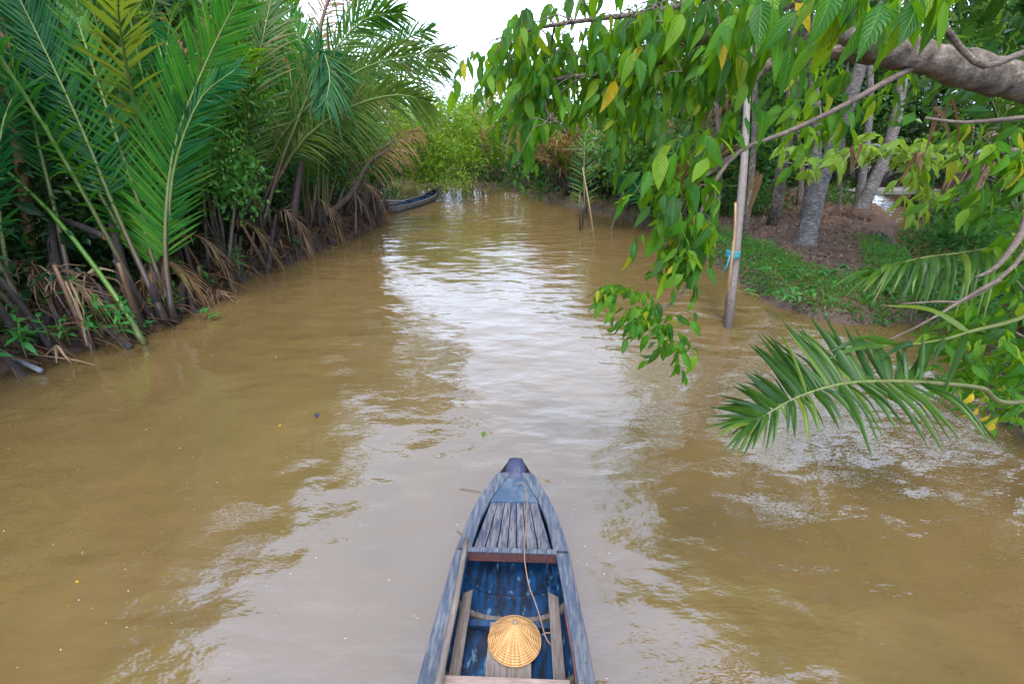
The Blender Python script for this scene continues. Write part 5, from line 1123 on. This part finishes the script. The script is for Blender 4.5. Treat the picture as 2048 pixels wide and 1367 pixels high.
# the 300 that show largest are objects, the rest one mass
def screen(p):
    q = np.asarray(p) - [0, 0, CAM_H]; dp = q[1] * math.cos(PITCH) - q[2] * math.sin(PITCH); u = q[1] * math.sin(PITCH) + q[2] * math.cos(PITCH)
    return 1024 + FPX * q[0] / dp, 683.5 - FPX * u / dp, dp
def rank(e):
    x, y, dp = screen(e[0] + e[1] * e[2] * .5); return e[2] / max(dp, .3) if (-30 < x < 2080 and -30 < y < 1400 and dp > .4) else 0
def put_leaves(lst, parent, pl, objs, mass, cap=296, name="leaf"):
    lst = sorted(lst, key=rank, reverse=True)
    for p, d, s in lst[:cap]:
        up = np.array([U(-.7, .7), -.55 + U(-.6, .5), U(.3, 1)])
        place(name, random.choice(objs), leaf_matrix(p, d, up, s), parent, pl)
    if len(lst) > cap:
        mb = MB(); cache = []
        for me in mass:
            v = np.empty(len(me.vertices) * 3, np.float32); me.vertices.foreach_get("co", v); uvd = np.zeros((len(me.vertices), 2))
            for lp in me.loops: uvd[lp.vertex_index] = me.uv_layers[0].data[lp.index].uv
            cache.append((v.reshape(-1, 3), [list(f.vertices) for f in me.polygons], uvd))
        for p, d, s in lst[cap:]:
            v, f, u_ = random.choice(cache); up = np.array([U(-.7, .7), -.55 + U(-.6, .5), U(.3, 1)])
            mm = np.array(leaf_matrix(p, d, up, s)); mb.add(v @ mm[:3, :3].T + mm[:3, 3], f, u_)
        tag(mb.build("foliage", mass[0].materials[0], parent), kind="stuff")
fg = [e for e in fg if not (1438 < screen(e[0] + e[1] * e[2] * .6)[0] < 1560 and 300 < screen(e[0] + e[1] * e[2] * .6)[1] < 680)]
put_leaves(fg, ft, ftl, BROAD, BROADI)
# dead curled leaves caught in the branches
for px, py, d, sz in [(1450, 195, 3.5, .13), (1440, 225, 3.5, .13), (1870, 215, 3.4, .15), (1900, 200, 3.4, .15), (1520, 345, 3.3, .13), (1710, 290, 3.2, .11), (1840, 300, 3.2, .11), (1030, 262, 3.4, .13)]:
    root = empty("withered_leaf", W(px, py, d)); tag(root, {1450: "withered brown leaf caught high above the tied post", 1440: "second withered leaf just below the one above the tied post", 1870: "large withered brown leaf hanging under the thick branch", 1900: "withered leaf rolled up close under the thick branch", 1520: "long curled dead leaf right of the hanging cluster", 1710: "dead curled leaf among the lime-green spray", 1840: "dead rolled leaf at the lime spray's outer end", 1030: "single orange leaf below the canopy's outer tip"}[px], "leaf")
    ribbons(3, W(px, py, d), .02, sz, .026, 1.0, 'wither' if px != 1030 else 'nipa_dry', root, "leaf_blade", (U(-.3, .3), 0, -.5), .35, kind=None)
# lime-green spray behind, on bare pale twigs
LIME = leaf_set("lime", 'lime', 4, wid=.42)
fg = []
sp_ = empty("lime_spray_tree", tp + [.5, 1.4, 0]); sp_.location.z = gz(tp[0] + .5, tp[1] + 1.4); tag(sp_, "slim tree with a sunlit lime-green spray of leaves in front of the coconut trunks", "tree"); spl = tuple(sp_.location)
mb = MB(); base = np.array(spl); tube(mb, spline([base, base + [-.4, .1, 1.8], W(2100, 330, 5.4), W(1990, 300, 5.1)], 14), [.08, .06, .035], 8, jitter=.04); mb.build("trunk", M['bark'], sp_)
s1 = limb([(1990, 300, 5.1), (1920, 310, 4.9), (1860, 315, 4.8), (1790, 308, 4.7), (1740, 290, 4.7), (1660, 330, 4.7), (1570, 325, 4.7)], [.03, .02, .014, .006], 20, 6, parent=sp_, mat='greystick')
s2 = limb([(1860, 315, 4.8), (1820, 345, 4.6), (1800, 400, 4.6)], [.012, .005], 8, 6, parent=sp_, mat='greystick')
for path, n_, hang in ((s1, 34, .45), (s2, 8, .8)):
    for _ in range(n_):
        i = int(U(.2, 1) * (len(path) - 1)); sprig(path[i] + np.array([U(-.15, .15), U(-.2, .2), U(-.08, .14)]), (U(-1, 1), U(-.7, .5), U(-.2, .3)), 6, U(.15, .21), hang)
put_leaves(fg, sp_, spl, LIME, LIME)
# ------------------------------------------------------------------ near coconut frond over the water, and its neighbour
cpb = np.array([8.0, 3.6, gz(8.0, 3.6)]); cp = empty("low_coconut_palm", cpb); tag(cp, "young coconut palm at the right edge holding long fronds low over the water", "palm")
mb = MB(); tube(mb, spline([cpb - [0, 0, .2], cpb + [-.1, 0, .5], cpb + [-.25, 0, 1.2]], 8), [.24, .20, .16], 12, jitter=.04); mb.build("trunk", M['coir'], cp)
crown = cpb + [-.25, 0, 1.15]
def leaflet_mesh_objects(path_pts, lst, parent, mat, w):
    """midrib and separately placed leaflets (base pixel parameter, tip sighting, width)"""
    path = spline(path_pts, 80); mb = MB(); tube(mb, path, np.linspace(.024, .005, 80), 8, tv=np.linspace(0, 1, 80)); f = mb.build("frond", M['rachis'], parent)
    for t, tip, ww, sag in lst:
        b = path[int(t * 79)]; tip = np.asarray(tip); L_ = np.linalg.norm(tip - b); md = (b + tip) / 2 + [0, 0, L_ * sag]; q = spline([b, md, tip], 9); s = np.linspace(0, 1, 9)
        T = nrm(np.gradient(q, axis=0)); v = nrm(q.mean(0) - np.array([0, 0, CAM_H])); Wd = nrm(np.cross(T, v + np.array([U(-.5, .5), U(-.5, .5), U(-.4, .4)]))); Nn = np.cross(Wd, T)
        hw = (ww * .5 * np.interp(s, [0, .06, .3, .7, 1], [.5, 1, 1, .62, .03]))[:, None]
        V = np.stack([q - Wd * hw, q - Nn * hw * .4, q + Wd * hw], 1); uv = np.zeros((9, 3, 2)); uv[..., 0] = [0, .5, 1]; uv[..., 1] = s[:, None]
        mb = MB(); mb.add(V.reshape(-1, 3), strip_faces(1, 9, 3), uv.reshape(-1, 2)); mb.build("leaflet", M[mat], f)
    return f
path_pix = [(2060, 800, 3.5), (1960, 775, 3.25), (1860, 765, 3.05), (1760, 762, 2.95), (1680, 768, 2.9), (1610, 788, 2.85), (1560, 812, 2.82), (1500, 850, 2.8)]
pp = [crown, (crown + W(*path_pix[0])) / 2 + [0, 0, .55]] + [W(*q) for q in path_pix]
ll = []
up_tips = [(.97, 1412, 832), (.95, 1425, 815), (.93, 1440, 800), (.91, 1470, 765), (.88, 1485, 742), (.85, 1500, 745), (.81, 1510, 692), (.78, 1512, 665), (.75, 1518, 664), (.72, 1545, 690), (.69, 1565, 637), (.66, 1590, 655), (.63, 1616, 632), (.60, 1650, 660), (.57, 1690, 650), (.54, 1740, 665), (.51, 1790, 690), (.48, 1840, 670)]
dn_tips = [(.995, 1420, 880), (.985, 1440, 908), (.975, 1455, 915), (.965, 1470, 918), (.955, 1485, 916), (.94, 1505, 900), (.92, 1530, 912), (.90, 1548, 885), (.87, 1575, 872), (.84, 1590, 880), (.81, 1620, 890), (.78, 1640, 870), (.75, 1680, 860), (.71, 1722, 862), (.68, 1745, 922), (.65, 1770, 880), (.62, 1800, 870), (.58, 1860, 900), (.55, 1895, 920), (.51, 1930, 890), (.47, 1990, 900)]
for t, x, y in up_tips: ll.append((t, W(x + U(-4, 4), y, 3.15 - (1 - t) * .2 + U(0, .25)), U(.040, .056), U(.0, .05)))
for t, x, y in up_tips: ll.append((min(.99, t + .015), W(x + U(-14, 26), y + U(-12, 26), 3.2 + U(0, .25)), U(.025, .045), U(.0, .06)))
for rr0 in range(2):
    for t, x, y in up_tips: ll.append((min(.99, t + U(-.02, .02)), W(x + U(-16, 40), y + U(-16, 36), 3.15 + U(-.1, .35)), U(.018, .034), U(.0, .08)))
for t, x, y in dn_tips: ll.append((min(.99, t + U(0, .02)), W(x + U(-10, 14), y - U(0, 40), 2.75 + U(-.15, .15)), U(.014, .026), U(.06, .16)))
for t, x, y in dn_tips: ll.append((t, W(x, y, 2.72 + U(-.12, .1)), U(.022, .038), U(.05, .12)))
for t, x, y in dn_tips[::2]: ll.append((t - .01, W(x + U(6, 22), y - U(5, 30), 2.72 + U(-.12, .1)), U(.022, .04), U(.06, .14)))
leaflet_mesh_objects(pp, ll, cp, 'coco', .06)
path2 = [(2120, 480, 4.4), (2020, 490, 4.2), (1930, 505, 4.05), (1850, 515, 3.95), (1790, 530, 3.9), (1740, 560, 3.85)]
pp = [crown, (crown + W(*path2[0])) / 2 + [0, 0, .3]] + [W(*q) for q in path2]; ll = []
for i in range(38):
    t = .50 + .49 * i / 38; x = np.interp(t, [.5, 1], [2010, 1725]) + U(-12, 12); y = np.interp(t, [.5, .8, 1], [640, 600, 590]) + U(-16, 14)
    ll.append((t, W(x - U(30, 80), y - U(0, 16), 3.75 + U(-.15, .2)), U(.035, .055), U(.10, .20)))
leaflet_mesh_objects(pp, ll, cp, 'coco', .05)
path3 = [(2140, 600, 3.6), (2030, 640, 3.4), (1950, 660, 3.3), (1880, 680, 3.2), (1800, 690, 3.1), (1730, 690, 3.05)]
pp = [crown, (crown + W(*path3[0])) / 2 + [0, 0, .3]] + [W(*q) for q in path3]; ll = []
for t, x, y in [(.98, 1655, 705), (.93, 1650, 720), (.88, 1700, 675), (.82, 1760, 720), (.75, 1830, 760), (.7, 1860, 730), (.62, 1880, 800), (.6, 1760, 610)]: ll.append((t, W(x, y, 3.0), U(.04, .06), U(.06, .14)))
leaflet_mesh_objects(pp, ll, cp, 'coco', .05)
# bare twigs at the right edge
stick("bare_branch", "long bare grey-brown branch slanting down over the near frond", "branch", [(2100, 430, 3.6), (2020, 540, 3.5), (1940, 590, 3.4), (1840, 650, 3.3), (1745, 692, 3.2)], [.018, .015, .010, .005], 'twig')
stick("bare_branch", "thin bare twig pointing left above the slanting branch", "branch", [(2000, 560, 3.5), (1930, 600, 3.5), (1870, 603, 3.5), (1805, 607, 3.5)], [.012, .010, .005], 'twig')
stick("bare_branch", "brown broken stem behind the leaves at the right edge", "branch", [(2060, 420, 3.3), (2035, 480, 3.3), (1990, 535, 3.3), (1950, 555, 3.3)], [.028, .024, .018, .008], 'twig')
# leafy bush at the right edge
fg = []; eb = np.array([7.4, 5.0, gz(7.4, 5.0)]); es = empty("edge_bush", eb); tag(es, "leafy bush with a few yellow leaves at the right edge above the near bank", "bush"); esl = tuple(eb)
for lb, top in ((0, W(1990, 640, 4.4)), (1, W(2030, 560, 4.3)), (2, W(1930, 720, 4.4)), (3, W(2060, 400, 4.2)), (4, W(2000, 800, 4.6))):
    mb = MB(); tube(mb, spline([eb, (eb + top) / 2 + [.3, 0, .2], top], 10), [.035, .022, .01], 7, jitter=.05); mb.build("stem", M['twig'], es)
for px, py, d, nn, sz, sp in [(1960, 640, 4.3, 9, .2, .2), (2020, 610, 4.2, 9, .2, .2), (1990, 690, 4.3, 10, .2, .2), (2030, 740, 4.3, 10, .2, .2), (1910, 690, 4.2, 7, .19, .15), (1900, 760, 4.2, 6, .19, .12), (1960, 760, 4.2, 7, .2, .15), (2020, 820, 4.4, 6, .2, .15), (2030, 480, 4.0, 6, .22, .15), (2010, 400, 3.8, 7, .22, .18), (1990, 330, 3.8, 6, .2, .18), (2040, 340, 3.6, 6, .22, .15), (1950, 280, 4.0, 4, .19, .15), (2040, 540, 4, 6, .22, .15)]:
    for _ in range(nn): sprig(W(px, py, d) + np.array([U(-sp, sp), U(-sp, sp), U(-sp, sp)]), (U(-1, .7), U(-.7, .4), U(-.4, .3)), random.randint(4, 6), sz, .6)
put_leaves(fg, es, esl, BROAD, BROADI)
YEL = leaf_set("yellow", 'lime', 3, wid=.46)
my = leaf_mat("yellow_leaf", [(0, (.42, .30, .02)), (1, (.55, .36, .03))], .4, (.7, .5, .03), .4, veins=True, objrand=True)
for me in YEL: me.materials[0] = my
for px, py in [(1855, 800), (1945, 785), (1955, 815), (1978, 830), (1985, 845)]: place("leaf", random.choice(YEL), leaf_matrix(W(px, py, 3.95), np.array([U(-.4, .2), U(-.2, .2), -.8]), np.array([U(-.3, .3), -1, .3]), .17), es, esl)
# ------------------------------------------------------------------ things floating on the water
def floater(name, label, cat, px, py, size, me):
    p = G(px, py, .006); a = U(0, 6.28)
    o = place(name, me, leaf_matrix(p, np.array([math.cos(a), math.sin(a), 0]), np.array([0, 0, 1.]), size)); tag(o, label, cat, "leaves afloat on the river"); return o
flat = [leaf_mesh("leaf_afloat", my, .05, .05, .5, .004, 3), leaf_mesh("leaf_afloat", M['lime'], .05, .05, .5, .004, 4), leaf_mesh("leaf_afloat", M['dead'], .05, .05, .45, .004, 5)]
for px, py, s, k, lb in [(562, 848, .05, 0, "tiny orange leaf afloat left of the black shell"), (575, 845, .05, 1, "tiny green leaf afloat beside the orange one"), (968, 862, .13, 1, "yellow-green leaf afloat on the bright water before the bow"), (615, 780, .05, 1, "small green leaf afloat above the black shell"), (152, 1160, .05, 0, "orange leaf speck afloat low on the left"), (14, 898, .04, 0, "orange leaf speck afloat at the left border"), (688, 825, .16, 2, "dark curled leaf afloat right of the black shell"), (420, 712, .10, 2, "brown leaf afloat near the left shore"), (550, 712, .09, 2, "brown leaf afloat in mid channel left"), (166, 1108, .07, 2, "dark leaf scrap afloat on the calm left water"), (1090, 958, .08, 2, "dark curl afloat right of the bow")]:
    floater("floating_leaf", lb, "leaf", px, py, s, flat[k])
mb = MB(); c0 = G(633, 830, .012); v = np.array([[math.sin(a) * math.cos(b) * .030, math.sin(a) * math.sin(b) * .060, math.cos(a) * .018] for a in th for b in ph]) + c0
ii = np.arange(216).reshape(12, 18); i2 = np.roll(ii, -1, 1); mb.add(v, np.stack([ii[:-1], ii[1:], i2[1:], i2[:-1]], -1).reshape(-1, 4)); o = mb.build("black_shell", M['shell'], None, loc=c0); tag(o, "small shiny black shell floating on the left water", "shell")
stick("floating_twig", "thin dark twig afloat left of the bow deck", "twig", [G(920, 976, .01), G(940, 979, .012), G(962, 983, .01)], .004, 'twig', n=5, world=True)
stick("floating_twig", "short twig afloat beside the sampan's side", "twig", [G(914, 1060, .01), G(930, 1071, .01)], .004, 'twig', n=4, world=True)
mb = MB()
for _ in range(110):
    px, py = U(0, 1250), U(640, 1360); q = G(px, py, .004); r_ = U(.002, .006); a = np.linspace(0, 6.28, 7)[:-1]
    mb.add(np.stack([q[0] + r_ * np.cos(a), q[1] + r_ * np.sin(a) * U(.5, 1), np.full(6, .004)], 1), [list(range(6))])
tag(mb.build("foam_specks", M['foam']), "tiny white foam specks scattered over the water", kind="stuff")
